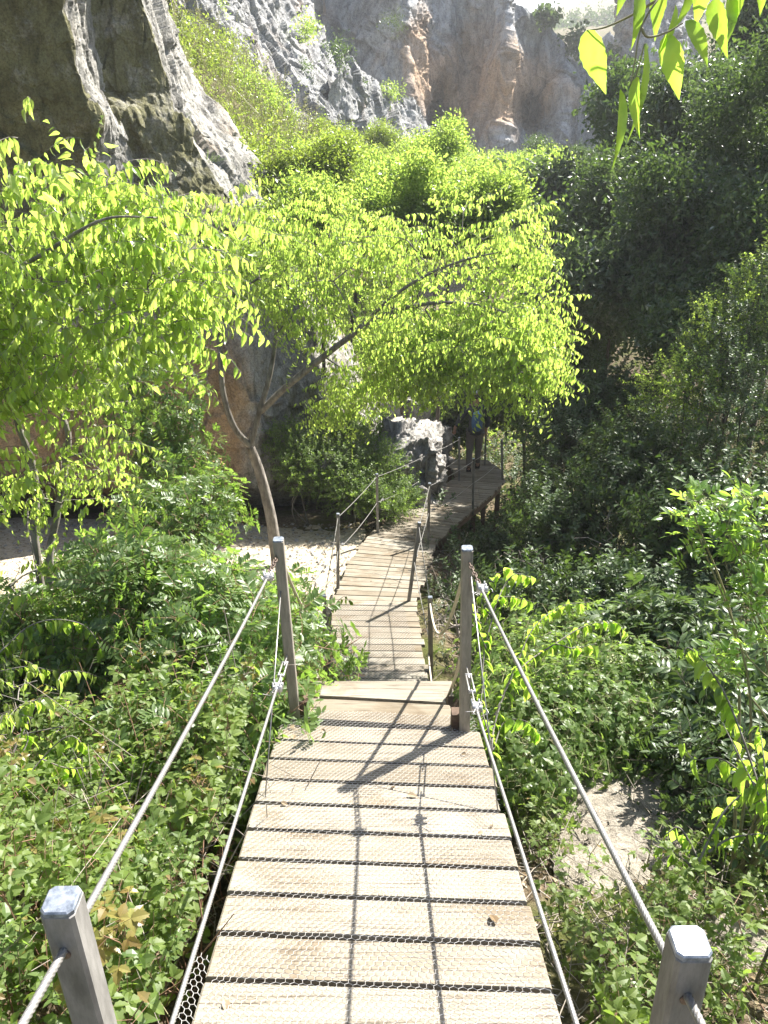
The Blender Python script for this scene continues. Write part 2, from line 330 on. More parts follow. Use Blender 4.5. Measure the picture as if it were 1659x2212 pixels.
M['litter'] = leafmat('fallen_leaf', (.16, .11, .06), (.34, .27, .18), (.1, .07, .03), .15, .05)

# ------------------------------------------------------------------ terrain
def sstep(x, a, b): t = np.clip((x - a) / (b - a), 0, 1); return t * t * (3 - 2 * t)
def H(x, y):
    x = np.asarray(x, float); y = np.asarray(y, float)
    g = np.interp(y, [-8, 0, 3.4, 4.3, 6.1, 9, 12, 16, 24, 45, 90, 400], [-1.2, -2.35, -3.42, -3.9, -5.25, -5.72, -6.35, -7.25, -8.2, -9, -9, 20])
    right = sstep(x, .55, 2.8); left = sstep(-x, .6, 3)
    g = g - right * (sstep(y, 4.2, 8) * 2.1) - right * sstep(y, -8, 0) * .12
    g = g - left * .35 * (1 - sstep(y, 5, 8))
    g = g + np.maximum(x - 6.5, 0) * .62 * sstep(y, 2, 9) * (1 - sstep(x, 26, 60) * .5) + np.maximum(x - 3.2, 0) * .25 * (1 - sstep(y, 2, 9))
    g = g + np.maximum(-x - 9, 0) * .5
    p = np.stack([x * .9, y * .9, x * 0], -1)
    calm = 1 - .8 * sstep(-x, .3, 1) * sstep(y, 7, 9) * (1 - sstep(y, 13, 15))
    return g + (fbm(p, 4, 3) * .10 + fbm(p * 6, 2, 8) * .025) * calm
def sheet(xs, ys, f, mb=None):
    mb = mb or MB(); X, Y = np.meshgrid(xs, ys); v = np.stack([X, Y, f(X, Y)], -1)
    nx, ny = len(xs), len(ys); i = np.arange(ny - 1)[:, None] * nx; j = np.arange(nx - 1)[None]
    q = np.stack([i + j, i + j + 1, i + nx + j + 1, i + nx + j], -1).reshape(-1, 4); return mb.add(v.reshape(-1, 3), q)
xs = np.concatenate([np.linspace(-400, -32, 14), np.linspace(-30, -7, 60), np.linspace(-6.9, 8, 230), np.linspace(8.3, 30, 60), np.linspace(34, 400, 14)])
ys = np.concatenate([np.linspace(-40, -6, 14), np.linspace(-5, .6, 40), np.linspace(.7, 17, 260), np.linspace(17.3, 60, 110), np.linspace(64, 600, 20)])
g = part('ground', sheet(xs, ys, H), M['ground'], org=(0, 0, 0)); tag(g, 'leaf littered soil floor of the gorge under the bushes', 'ground', kind='structure')
# trodden path beside the lower walkway
def pathz(X, Y):
    e = fbm(np.stack([X * 1.3, Y * 1.3, X * 0], -1), 3, 21) * .5
    inside = np.minimum(np.minimum(X + 8.2 + e, -.30 - X + e * .2), np.minimum(Y - (8.2 + e + np.maximum(-X - 2.4, 0) * .15), 13.2 - Y + e + np.maximum(X + 2.5, 0) * -.3))
    return H(X, Y) + np.clip(inside * .25, -.25, .03)
pth = part('path', sheet(np.linspace(-9, .2, 130), np.linspace(7.2, 14, 120), pathz), M['path'], org=(0, 0, 0))
tag(pth, 'pale sandy path below the overhanging rock', 'path', kind='structure')

# ------------------------------------------------------------------ rock reliefs
def relief(cols, nu, nv, mod=None, amp=.3, freq=.8, seed=0, flute=.3, warmf=None, block=.25, bscale=.5, fine=.06):
    """cols: list of columns, each a list of (px,py,depth) from top to bottom; a surface in real space"""
    C = np.array(cols, float); nc, nr = C.shape[:2]
    u = np.linspace(0, nc - 1, nu); v = np.linspace(0, nr - 1, nv)
    iu = np.minimum(u.astype(int), nc - 2); fu = (u - iu)[:, None, None]; iv = np.minimum(v.astype(int), nr - 2); fv = (v - iv)[None, :, None]
    G = (C[iu][:, iv] * (1 - fu) * (1 - fv) + C[iu + 1][:, iv] * fu * (1 - fv) + C[iu][:, iv + 1] * (1 - fu) * fv + C[iu + 1][:, iv + 1] * fu * fv)
    px, py, d = G[..., 0], G[..., 1], G[..., 2].copy()
    if mod is not None: d = mod(px, py, d)
    W = PA(px, py, d)
    du = np.gradient(W, axis=0); dv = np.gradient(W, axis=1); n = np.cross(du, dv); n /= np.linalg.norm(n, axis=-1)[..., None] + 1e-9
    n = np.where((np.sum(n * W, -1) > 0)[..., None], -n, n)
    k = freq
    disp = fbm(W * k * .5, 4, seed) * amp + ridged(W * np.array([k * 1.6, k * 1.6, k * .35]), 4, seed + 20) * flute
    wp = fbm(W * k, 2, seed + 3)[..., None] * .3
    for sc_, am, sd in ((1., 1., 40), (.36, .42, 43), (.13, .17, 46)):
        f1, f2, idv, tl = worley(W * np.array([1, 1, .55]) / (bscale * sc_) + wp / sc_ * .6, seed + sd, True)
        disp = disp + ((idv - .5) * .7 + tl * 1.3) * block * am
    disp = disp + fbm(W * k * 6, 3, seed + 50) * fine
    W = W + n * disp[..., None]
    mb = MB(); i = np.arange(nu - 1)[:, None] * nv; j = np.arange(nv - 1)[None]
    q = np.stack([i + j, i + j + 1, i + nv + j + 1, i + nv + j], -1).reshape(-1, 4)
    mb.add(W.reshape(-1, 3), q, a=(warmf(px, py) if warmf else np.zeros_like(px))); return mb
def gau(px, py, cx, cy_, sx, sy): return np.exp(-((px - cx) / sx) ** 2 - ((py - cy_) / sy) ** 2)

# left cliff: overhanging, standing 12-16 m off; columns run from above the frame down to the ground
rows = [-700, -300, 0, 100, 200, 250, 330, 420, 620, 830, 1040, 1090, 1150]
def col(xs_, ys_): return [(x, r, y / (CP + (CY - r) / F * SP)) for x, r, y in zip(xs_, rows, ys_)]   # given by forward distance
LC = [
 col([-1500] * 13, [9, 9.2, 9.5, 9.6, 9.8, 9.8, 9.9, 10, 10.2, 10.4, 10.5, 12.5, 13]),
 col([-500] * 13, [11, 11.3, 11.6, 11.8, 12, 12.0, 12.1, 12.2, 12.3, 12.3, 12.3, 14.4, 14.8]),
 col([-60, 20, 60, 70, 80, 85, 90, 90, 60, 40, 30, 30, 30], [11.6, 12, 12.3, 12.4, 12.5, 12.6, 12.7, 12.8, 12.8, 12.7, 12.6, 14.8, 15.]),
 col([40, 90, 130, 152, 180, 206, 190, 200, 210, 210, 200, 200, 200], [11.8, 12.2, 12.5, 12.6, 12.75, 12.85, 13.0, 13.1, 13.1, 13.0, 12.9, 14.8, 15.]),
 col([140, 180, 205, 208, 216, 224, 290, 300, 320, 330, 330, 330, 330], [13.5, 13.9, 14.3, 14.3, 14.3, 13.7, 14.2, 14.0, 13.2, 13.0, 12.9, 14.8, 15.1]),
 col([200, 260, 308, 343, 371, 395, 440, 500, 520, 540, 560, 560, 560], [13.9, 14.3, 14.7, 14.85, 15.0, 15.0, 15.1, 15.0, 13.7, 13.2, 13.1, 14.8, 15.2]),
 col([245, 300, 350, 387, 432, 476, 545, 600, 660, 690, 700, 690, 690], [17.6, 17.6, 17.6, 17.6, 17.5, 17.3, 17., 16.8, 15.6, 14.6, 14.3, 14.9, 15.2]),
 col([235, 290, 338, 375, 418, 460, 528, 590, 700, 800, 860, 870, 870], [28, 28, 28, 28, 28, 27, 25, 23, 20, 17.5, 16, 15.8, 15.6]),
]
def warm_shadeL(px, py):
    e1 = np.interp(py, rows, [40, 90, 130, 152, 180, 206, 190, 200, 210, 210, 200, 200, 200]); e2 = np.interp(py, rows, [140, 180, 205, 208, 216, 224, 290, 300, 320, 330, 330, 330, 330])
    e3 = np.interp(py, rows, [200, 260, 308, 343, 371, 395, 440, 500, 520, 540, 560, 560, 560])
    face = np.where(px < e1 + 3, 1., np.where((px > e2) & (px < e3 + 3), .85, 0.)) * np.clip((720 - py) / 100, 0, 1)  # paints olive shade tone on the shaded faces, none on the lit strips
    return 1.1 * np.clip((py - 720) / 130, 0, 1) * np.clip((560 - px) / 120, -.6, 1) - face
lc = part('cliff', relief(LC, 620, 620, amp=.10, freq=1.0, seed=5, flute=.02, warmf=warm_shadeL, block=.10, bscale=1.0, fine=.018), M['cliff_l'], att='warm')
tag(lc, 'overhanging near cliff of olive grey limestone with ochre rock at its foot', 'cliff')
# mid cliff: a tilted sunlit grey fin
rowsM = [-600, -200, 0, 90, 180, 270, 340, 520]
def colm(xs_, ds_): return [(x, r, d) for x, r, d in zip(xs_, rowsM, ds_)]
MC = [colm([250, 330, 370, 420, 480, 560, 600, 600], [22, 23, 24, 24.5, 25, 25.5, 26, 26]),
      colm([330, 400, 440, 490, 545, 610, 660, 700], [24, 25, 26, 26.5, 27, 27.5, 28, 28]),
      colm([420, 480, 530, 560, 610, 660, 700, 740], [28, 29, 29.5, 30, 30.5, 31, 31, 31]),
      colm([500, 545, 590, 620, 660, 700, 740, 780], [31, 31.6, 32.5, 33, 33, 33.5, 33.5, 33]),
      colm([570, 620, 660, 692, 735, 752, 765, 800], [37, 37.5, 38, 38, 38, 38, 38, 37]),
      colm([560, 610, 650, 682, 725, 742, 755, 790], [50, 50, 50, 50, 50, 50, 50, 50])]
mc = part('cliff', relief(MC, 460, 420, amp=.28, freq=.6, seed=15, flute=.07, block=.26, bscale=1.6, fine=.03), M['cliff_m'], att='warm')
tag(mc, 'steep sunlit grey limestone fin rising behind the shrubs', 'cliff')
rowsM = [110, 150, 190, 230, 265, 300, 340, 480]
MC2 = [colm([742, 730, 720, 715, 710, 705, 700, 700], [34, 34, 34, 34, 34, 34, 34, 34]),
       [(750, 122, 35.5), (752, 150, 35), (752, 190, 35), (755, 230, 35), (755, 265, 35), (755, 300, 35), (755, 340, 35), (755, 480, 35)],
       [(775, 150, 37), (780, 180, 37), (782, 205, 37), (785, 235, 37), (788, 265, 37), (790, 300, 37), (790, 340, 37), (790, 480, 37)],
       [(840, 188, 40), (845, 200, 40), (848, 215, 40), (852, 240, 40), (856, 268, 40), (860, 300, 40), (862, 340, 39), (862, 480, 39)],
       [(905, 236, 43), (908, 245, 43), (912, 252, 43), (918, 262, 43), (926, 280, 43), (933, 300, 43), (938, 340, 42), (940, 480, 42)],
       [(900, 245, 50), (902, 250, 50), (905, 258, 50), (910, 268, 50), (918, 284, 50), (925, 302, 50), (930, 340, 50), (930, 480, 50)]]
mc2 = part('cliff', relief(MC2, 260, 200, amp=.25, freq=.7, seed=25, flute=.07, block=.24, bscale=1.5, fine=.03), M['cliff_m'], att='warm')
tag(mc2, 'lower sloping grey limestone spur in front of the big ochre wall', 'cliff')
# back wall with alcoves
tops = [(560, -500, 50), (660, -500, 52), (700, -400, 55), (790, -300, 55.5), (880, -200, 52.5), (915, -180, 57), (1000, -80, 58.5), (1075, -25, 56.5), (1098, 0, 56), (1112, 8, 60),
        (1170, 40, 61), (1220, 92, 61.5), (1262, 128, 63), (1300, 132, 63), (1332, 150, 64), (1348, 200, 70)]
BC = [[(x + (0 if r < .9 else 4) * r, t + (480 - t) * r, d) for r in np.linspace(0, 1, 8)] for x, t, d in tops]
def modB(px, py, d):
    d = d + 6.5 * gau(px, py, 940, 255, 34, 55) + 6.5 * gau(px, py, 1140, 250, 42, 50) + 1.6 * gau(px, py, 1000, 130, 60, 90) + 1.5 * gau(px, py, 1150, 120, 30, 60)
    return d + 1.8 * np.sin(px / 23. + py / 160.) * .35
warmB = lambda px, py: 1.0 * gau(px, py, 1010, 190, 110, 130) + .9 * gau(px, py, 1170, 200, 70, 80) + .5 * gau(px, py, 895, 120, 25, 120) + .4 * gau(px, py, 700, 20, 25, 60) + .6 * gau(px, py, 1310, 240, 40, 60) - .12
bc = part('cliff', relief(BC, 520, 360, modB, amp=.5, freq=.35, seed=35, flute=.22, warmf=warmB, block=.5, bscale=3.2, fine=.05), M['cliff_b'], att='warm')
tag(bc, 'tall shaded back wall with ochre streaks and two dark hollows', 'cliff')
RC = [[(x, y, d) for y in (-300, 0, 120, 240, 330, 480)] for x, d in ((1362, 72), (1374, 62), (1402, 60), (1450, 62), (1500, 70))]
rc = part('cliff', relief(RC, 120, 160, amp=.6, freq=.4, seed=45, flute=.5, warmf=lambda a, b: a * 0 + .0, block=.6, bscale=2, fine=.2), M['cliff_b'], att='warm')
tag(rc, 'brown rock pillar half hidden behind the hanging leaves', 'cliff')
FC = [[(x, t + (330 - t) * r, d - 10 * r) for r in np.linspace(0, 1, 6)] for x, t, d in ((1180, 110, 100), (1230, 118, 100), (1265, 105, 98), (1320, 92, 96), (1350, 88, 95), (1420, 80, 94), (1520, 80, 94))]
fc = part('cliff', relief(FC, 140, 80, amp=1.2, freq=.15, seed=55, flute=.4, block=1.2, bscale=5, fine=.3), M['cliff_b'], att='warm')
tag(fc, 'low blue grey rock band at the foot of the scrub hill', 'cliff')
HC = [[(x, t + 10 + (250 - t) * r, d - 70 * r) for r in np.linspace(0, 1, 8)] for x, t, d in ((900, 60, 190), (1060, 42, 188), (1160, 36, 185), (1215, 34, 184), (1270, 28, 182), (1330, 22, 180), (1400, 8, 178), (1500, -10, 175), (1700, -60, 170), (2100, -160, 165))]
hmb = relief(HC, 200, 70, amp=2, freq=.06, seed=65, flute=.2, block=0, bscale=5, fine=.3)
hh = part('hill', hmb, M['ground']); tag(hh, 'far scrub covered hill under the sky', 'hill', kind='structure')
hillv = np.concatenate(hmb.v)
SC = [[(x, y, d + (0 if y > 100 else 2)) for y, d, x in zip((-300, 0, 120, 240, 330, 420, 560), dd, xx)] for dd, xx in (
    ((30, 25, 21, 18.5, 17.5, 16.5, 15.5), (200, 300, 330, 390, 470, 560, 640)), ((31, 26, 22.5, 20, 19, 18.5, 17.5), (250, 350, 400, 480, 560, 640, 720)),
    ((32, 28, 25, 22, 21.5, 21, 20), (295, 385, 455, 545, 620, 730, 800)), ((33, 30, 27.5, 27, 26, 25, 24), (330, 425, 500, 590, 670, 780, 880)))]
slope_mb = relief(SC, 80, 120, amp=.3, freq=.6, seed=75, flute=.05, block=.2, fine=.05)
sl_o = part('slope', slope_mb, M['ground']); tag(sl_o, 'overgrown gully floor between the two cliffs', 'slope', kind='structure')
slopev = np.concatenate(slope_mb.v)
def rock(name, label, loc, size, seed, mat='boulder', cat='rock', group=None, fk=1., sub=110, amp=.22, flat=1.):
    th = np.linspace(0, math.pi, sub); ph = np.linspace(0, 2 * math.pi, sub * 2, endpoint=False); T, Q = np.meshgrid(th, ph, indexing='ij')
    n = np.stack([np.sin(T) * np.cos(Q), np.sin(T) * np.sin(Q), np.cos(T)], -1)
    n = np.sign(n) * np.abs(n) ** .8
    p = n * 1.4 + seed * 3.7; r = 1 + amp * fbm(p * .7, 2, seed)
    for a_, b_ in ((1.1, .22), (3., .09), (8., .035)): f1, f2, idv, tl = worley(p * a_ + .2 * fbm(p * 2, 2, seed)[..., None], seed + int(a_), True); r = r + (tl * 1.3 + (idv - .5) * .6) * b_ * fk
    r = r + .012 * fbm(p * 9, 3, seed)
    v = n * r[..., None] * np.asarray(size) + np.asarray(loc); ns = sub * 2
    i = np.arange(sub - 1)[:, None] * ns; j = np.arange(ns)[None]; j2 = (j + 1) % ns
    q = np.stack([i + j, i + ns + j, i + ns + j2, i + j2], -1).reshape(-1, 4)
    mb = MB().add(v.reshape(-1, 3), q); o = part(name, mb, M[mat]); return tag(o, label, cat, group)
b = P(872, 992, 15.8); rock('boulder', 'big pale boulder beside the far bend of the lower walkway', b + np.array([-.1, 0, -.2]), (.85, 1.25, .85), 3, amp=.2)
b = P(430, 1020, 12.2); rock('boulder', 'ochre sunlit block at the foot of the overhang', b + np.array([0, .1, -.05]), (.36, .3, .27), 9, 'warm_rock', amp=.3)
b = P(760, 960, 17.5); rock('boulder', 'low grey rock mass behind the bushes left of the walkway', b + np.array([0, .5, -.6]), (1.5, .9, 1.5), 12, amp=.3)
ROCKS = []
gr = 'pale limestone slabs on the ground beside the upper walkway'
for i, (px, py, s, lab) in enumerate(((1250, 1735, (.20, .16, .09), 'broad flat limestone slab lying farthest up the bank'), (1345, 1780, (.26, .2, .10), 'largest pale slab right of the upper cable'),
        (1300, 1690, (.12, .09, .06), 'small pale stone above the slabs beside the cable'), (1400, 1850, (.15, .12, .07), 'grey slab half shaded by the leaning shrub'),
        (1210, 1790, (.12, .12, .06), 'squat pale stone close to the cable'), (1290, 1905, (.13, .1, .05), 'low stone below the slabs among brambles'), (1590, 2045, (.09, .07, .05), 'grey stone near the right front post'))):
    v = P(px, py, 1.); t = 4.; 
    for _ in range(30):
        p = v * t; t += (p[2] - H(p[0], p[1])) / max(.35, -v[2]) * .7
    p = v * t; s = tuple(np.array(s) * (1.7, 1.7, .5)); ROCKS.append((p[0], p[1], max(s[:2]) * 1.0)); rock('slab_rock', lab, (p[0], p[1], float(H(p[0], p[1])) + .02), s, 31 + i, 'slab', group=gr, fk=.45, sub=50, amp=.25)

# ------------------------------------------------------------------ walkways
A1, B1 = -1.68, -.317; A2, B2 = -5.0 + .2 * 6.3, -.2
def d1(px, py): return onplane(px, py, A1, B1)
def d2(px, py): return onplane(px, py, A2, B2)
def plank(mb, l0, r0, l1, r1, th=.035, up=np.array([0, 0, 1.]), jit=.0):
    """board between left/right near edge l0,r0 and far edge l1,r1 (top surface)"""
    e = .004; c = [np.asarray(x) + up * jit for x in (l0, r0, r1, l1)]
    mid = sum(c) / 4; ins = [x + (mid - x) / np.linalg.norm(mid - x) * .006 - 0 * up for x in c]
    v = [x for x in ins] + [x - up * e for x in c] + [x - up * th for x in c]
    q = [[0, 1, 2, 3], [11, 10, 9, 8]] + [[a + 4, (a + 1) % 4 + 4, (a + 1) % 4, a] for a in range(4)] + [[a + 8, (a + 1) % 4 + 8, (a + 1) % 4 + 4, a + 4] for a in range(4)]
    mb.add(v, q)
up1 = np.array([0, -B1, 1.]); up1 /= np.linalg.norm(up1)
Ln, Lf, Rn, Rf = d1(437, 2115), d1(603, 1561), d1(1195, 2140), d1(1036, 1578)
dl = (Lf - Ln) / np.linalg.norm(Lf - Ln); dr = (Rf - Rn) / np.linalg.norm(Rf - Rn)
PITCH1 = .188
upper = thing('boardwalk', (0, 1.6, float(H(0, 1.6))), 'upper ramp of pale planks under wire netting with grey posts and twisted steel cables', 'boardwalk')
mb = MB(); n1 = int(np.linalg.norm(Lf - Ln) / PITCH1 + .5); pit = np.linalg.norm(Lf - Ln) / n1
for k in range(-18, n1):
    a, bb = k * pit + .013, (k + 1) * pit - .013; j = [random.uniform(-.008, .008) for _ in range(2)]
    dz = up1 * random.uniform(-.002, .002)
    plank(mb, Ln + dl * a - np.array([j[0], 0, 0]) + dz, Rn + dr * a * (np.linalg.norm(Rf - Rn) / np.linalg.norm(Lf - Ln)) + np.array([j[1], 0, 0]) + dz,
          Ln + dl * bb - np.array([j[0], 0, 0]) + dz, Rn + dr * bb * (np.linalg.norm(Rf - Rn) / np.linalg.norm(Lf - Ln)) + np.array([j[1], 0, 0]) + dz, up=up1)
# narrow end board between the posts and the nosing board
e0l, e0r, e1l, e1r = d1(660, 1550), d1(985, 1571), d1(672, 1508), d1(972, 1523)
plank(mb, e0l, e0r, e1l, e1r, up=up1)
nl, nr_ = d1(690, 1506), d1(962, 1521); dn = np.array([0, 0, .012])
plank(mb, nl + dn, nr_ + dn, nl + dn + np.array([0, .13, -.035]), nr_ + dn + np.array([0, .13, -.035]), th=.03)
part('deck', mb, M['plank'], upper, smooth=False)
for s in (0, 1):
    a = (Ln if s == 0 else Rn) + np.array([.09 if s == 0 else -.09, 0, 0]); bq = (Lf if s == 0 else Rf) + np.array([.09 if s == 0 else -.09, 0, 0]); dd = (bq - a) / np.linalg.norm(bq - a)
    mb = MB(); c = (a - dd * 3 + bq) / 2 - up1 * .125; L_ = np.linalg.norm(bq - a + dd * 3) / 2
    box(mb, c, (np.array([1., 0, 0]), up1, dd), .04, .085, L_); part('beam', mb, M['beam'], upper, smooth=False)
for yy in (.2, 1.9, 3.15):     # trestle legs carrying the ramp
    for s in (-1, 1):
        mb = MB(); x = s * .36; zt = A1 + B1 * yy - .2; zb = float(H(x, yy)) - .3
        box(mb, ((x, yy, (zt + zb) / 2)), np.eye(3), .04, .04, (zt - zb) / 2, .006); part('leg', mb, M['beam'], upper, smooth=False)
# wire netting lying on the boards
def netting(mb, org, ex, ey, up, wx, wy, s, r, lift=.004, ragged=0.):
    dx = math.sqrt(3) * s; ny = int(wy / (1.5 * s)); nx = int(wx / dx); A, Bq = [], []
    for jn in range(ny):
        ox = (jn % 2) * dx / 2
        for i in range(nx):
            x = i * dx + ox; y = jn * 1.5 * s
            A += [(x, y), (x + dx / 2, y + s / 2), (x + dx / 2, y + s / 2)]; Bq += [(x + dx / 2, y + s / 2), (x + dx, y), (x + dx / 2, y + 1.5 * s)]
    A = np.array(A); Bq = np.array(Bq)
    def pos(a):
        wob = np.stack([vnoise(np.stack([a[:, 0] * 9, a[:, 1] * 9, a[:, 0] * 0], -1), 3), vnoise(np.stack([a[:, 0] * 9, a[:, 1] * 9, a[:, 0] * 0], -1), 4)], -1) * .012
        z = lift + .004 * (1 + vnoise(np.stack([a[:, 0] * 6, a[:, 1] * 6, a[:, 0] * 0 + .5], -1), 6))
        b_ = a + wob; return org + b_[:, :1] * ex + b_[:, 1:] * ey + z[:, None] * up
    a, b2 = pos(A), pos(Bq); d = b2 - a; d /= np.linalg.norm(d, axis=1)[:, None]; s1 = np.cross(d, up); s1 /= np.linalg.norm(s1, axis=1)[:, None]
    off = [s1 * r - up * r * .5, -s1 * r - up * r * .5, up * r * np.ones((len(a), 1))]
    v = np.stack([a + o for o in off] + [b2 + o for o in off], 1); k = np.arange(len(a))[:, None, None] * 6
    q = np.array([[0, 1, 4, 3], [1, 2, 5, 4], [2, 0, 3, 5]])[None] + k; mb.add(v.reshape(-1, 3), q.reshape(-1, 4))
mb = MB(); ex = (Rf - Lf) / np.linalg.norm(Rf - Lf); wN = np.linalg.norm(Rf - Lf) - .03
netting(mb, Ln - dl * 1.25 + ex * .015, ex, dl, up1, wN, np.linalg.norm(Lf - Ln) + 1.25 + .16, .0135, .00062)
hang = Ln - dl * 1.25 + ex * .01; hd = np.array([-.75, 0, .66]); netting(mb, hang, hd, dl, np.cross(dl, hd), .07, 1.33, .0135, .00085)
part('wire_netting', mb, M['netting'], upper, smooth=False)
def post(parent, base, top, half=.0225, mat='post', cap='cap', sub=.12, block=True):
    base = np.asarray(base); top = np.asarray(top); d = (top - base) / np.linalg.norm(top - base)
    X = np.array([1., 0, 0]); X = X - d * (X @ d); X /= np.linalg.norm(X); Y = np.cross(d, X)
    mb = MB(); b0 = base - d * sub; L_ = np.linalg.norm(top - b0)
    box(mb, (b0 + top) / 2 - d * .003, (X, Y, d), half, half, L_ / 2, half * .22)
    po = part('post', mb, M[mat], parent, smooth=False)
    mb = MB(); box(mb, top + d * .0015, (X, Y, d), half * .98, half * .98, .004, half * .3); part('cap', mb, M[cap], po, smooth=False)
    return po, d
Hp = .98
P2L = (d1(638, 1548), upto(601, 1166, d1(638, 1548)[1])); P2R = (d1(1003, 1577), upto(1009, 1185, d1(1003, 1577)[1]))
def post1(px, py):
    v = P(px, py, 1.); t = (A1 + Hp) / (v[2] - B1 * v[1]); top = v * t
    return (np.array([top[0] + .02, top[1], A1 + B1 * top[1]]), top)
P1L = post1(133, 1948); P1R = post1(1490, 2038)
p1l, _ = post(upper, *P1L, half=.0225); p1r, _ = post(upper, *P1R, half=.0225)
p2l, _ = post(upper, *P2L, mat='post2', half=.0235); p2r, _ = post(upper, *P2R, mat='post2', half=.0245)
P0L = (P1L[0] + np.array([0, -1.9, .6]), P1L[1] + np.array([0, -1.9, .6])); P0R = (P1R[0] + np.array([0, -1.9, .6]), P1R[1] + np.array([0, -1.9, .6]))
post(upper, *P0L); post(upper, *P0R)
for (bs, tp), s, po in ((P2L, 1, p2l), (P2R, -1, p2r)):     # dark wooden cleat bolted at the foot
    mb = MB(); c = bs + np.array([s * .04, .035, .035]); box(mb, c, (np.array([1., 0, 0]), np.array([0, 1., 0]), np.array([0, 0, 1.])), .022, .03, .05, .004); part('cleat', mb, M['beam'], po, smooth=False)
def hole_shade(po, c, d, r=.0085):
    mb = MB(); tube(mb, [c, c + d * .003], r, 14); part('hole_shade', mb, M['rust'], po)  # dark disc on the surface, painting the shade inside a cable hole
def clampset(mb, c, d, m=0, k=1.):
    """cable thimble with a wrapped rope end and two bolted grips"""
    _, s, u = frame(d)
    tube(mb, lerpn(c - d * .035 * k, c + d * .03 * k, 7), np.array([.007, .011, .013, .012, .013, .010, .006]) * k, 10, m)
    for o in (-.022, .012):
        q_ = c + d * o * k; box(mb, q_ + s * .004, (d, s, u), .006 * k, .017 * k, .011 * k, .002, m)
        for e in (-1, 1): tube(mb, [q_ + s * e * .012 * k - u * .02 * k, q_ + s * e * .012 * k + u * .022 * k], .0032 * k, 6, m)
    for j in range(5):
        a = c - d * .05 * k + s * random.uniform(-.02, .02); tube(mb, curve([a, a + u * random.uniform(-.02, .02) + s * random.uniform(-.02, .02), a + s * random.uniform(-.035, .035) - d * random.uniform(0, .03)], 4), .0013, 5, m)
def ring(mb, c, d, nrm, a=.017, b2=.009, r=.003, m=0):
    d = np.asarray(d) / np.linalg.norm(d); s = np.cross(nrm, d); s /= np.linalg.norm(s); th = np.linspace(0, 2 * math.pi, 19)
    tube(mb, [c + d * a * math.cos(t) + s * b2 * math.sin(t) for t in th], r, 6, m, cap=False)
def cablepath(a, b2, sag, n=40):
    p = lerpn(a, b2, n); t = np.linspace(0, 1, n); p[:, 2] -= sag * 4 * t * (1 - t); return p
def rope_between(parent, a, b2, sag=.02, r=.0058, step=.0024, hero=True, mat='steel', name='cable'):
    mb = MB(); L_ = np.linalg.norm(b2 - a); n = int(L_ / step) + 2 if hero else max(12, int(L_ / .08))
    tube(mb, cablepath(a, b2, sag, n), r, 36 if hero else 8, lobes=6 if hero else 0, lay=.052, depth=.42)
    return part(name, mb, M[mat], parent)
def holed(top, frac, dz): return top - np.array([0, 0, dz])
# upper hand cables: through the near post, shackled with a chain to the second post
for s, P1, P2, P0, e1, e2, t1, t2 in ((-1, P1L, P2L, P0L, (580, 1243), (598, 1203), 3.38, 3.71), (1, P1R, P2R, P0R, (1038, 1268), (1014, 1216), 3.20, 3.55)):
    d01 = P1[1] - np.array([0, 0, .072]); endc = P(e1[0], e1[1], t1); hook = P(e2[0], e2[1], t2 - .03)
    cb = rope_between(upper, d01, endc, .012)
    rope_between(upper, P0[1] - np.array([0, 0, .09]), d01, .0)
    dirc = (endc - d01) / np.linalg.norm(endc - d01); mb = MB(); clampset(mb, endc - dirc * .02, dirc, k=1.15); part('clamp', mb, M['clamp'], cb)
    mb = MB(); dv = hook - endc; n = 7
    for i in range(n): ring(mb, endc + dv * (i + .5) / n, dv, np.array([0, 1., .3]) if i % 2 else np.array([1., 0, .5]), np.linalg.norm(dv) / n * .72, .008, .0032)
    part('chain', mb, M['rust'], cb)
    mb = MB(); tube(mb, [hook, P2[1] * .0 + np.array([P2[1][0], P2[1][1], hook[2]])], .005, 8); part('eye_bolt', mb, M['rust'], cb)
for po, PP, w_ in ((p1l, P1L, .0225), (p1r, P1R, .0225)): hole_shade(po, PP[1] - np.array([0, w_ - .0005 + .0025, .072]), np.array([0, .003, 0]) / .003)
# lower cables with turnbuckle
for s, pl, tz in ((-1, [(345, 2212, 1.56), (460, 1850, 2.10), (600, 1480, 3.38)], (620, 1418, 3.92)), (1, [(1243, 2212, 1.56), (1128, 1850, 2.10), (1026, 1522, 3.20)], (1008, 1440, 3.76))):
    a, m_, e = [P(*x) for x in pl]; near = a + (a - m_) / np.linalg.norm(a - m_) * 2.2; hook = P(*tz)
    mb = MB(); tube(mb, cablepath(near, e, .0, 1900), .0058, 36, lobes=6, lay=.052, depth=.42); cb = part('cable', mb, M['steel'], upper)
    d_ = (e - m_) / np.linalg.norm(e - m_); mb = MB(); clampset(mb, e - d_ * .02, d_, k=1.15); part('clamp', mb, M['clamp'], cb)
    mb = MB(); dv = hook - e; L_ = np.linalg.norm(dv); dv /= L_; _, s_, u_ = frame(dv)
    for q_ in (-1, 1): tube(mb, [e + dv * L_ * .30 + s_ * q_ * .011, e + dv * L_ * .75 + s_ * q_ * .011], .0035, 6)
    for f in (.30, .75): box(mb, e + dv * L_ * f, (s_, u_, dv), .015, .006, .006, .002)
    tube(mb, [e, e + dv * L_ * .36], .003, 6); tube(mb, [e + dv * L_ * .66, hook], .003, 6); ring(mb, hook, dv, s_, .014, .01, .003)
    ring(mb, e + dv * .01, dv, u_, .016, .01, .003)
    part('turnbuckle', mb, M['clamp'], cb)
# thin stay wires from post to deck edge
for a, b2 in (((P2L[1] - np.array([.0, .02, .25])), d1(573, 1722)), ((P2R[1] - np.array([-.02, .02, .12])), d1(1076, 1757))):
    mb = MB(); tube(mb, [a, b2], .0028, 6); part('stay_wire', mb, M['steel'], upper)

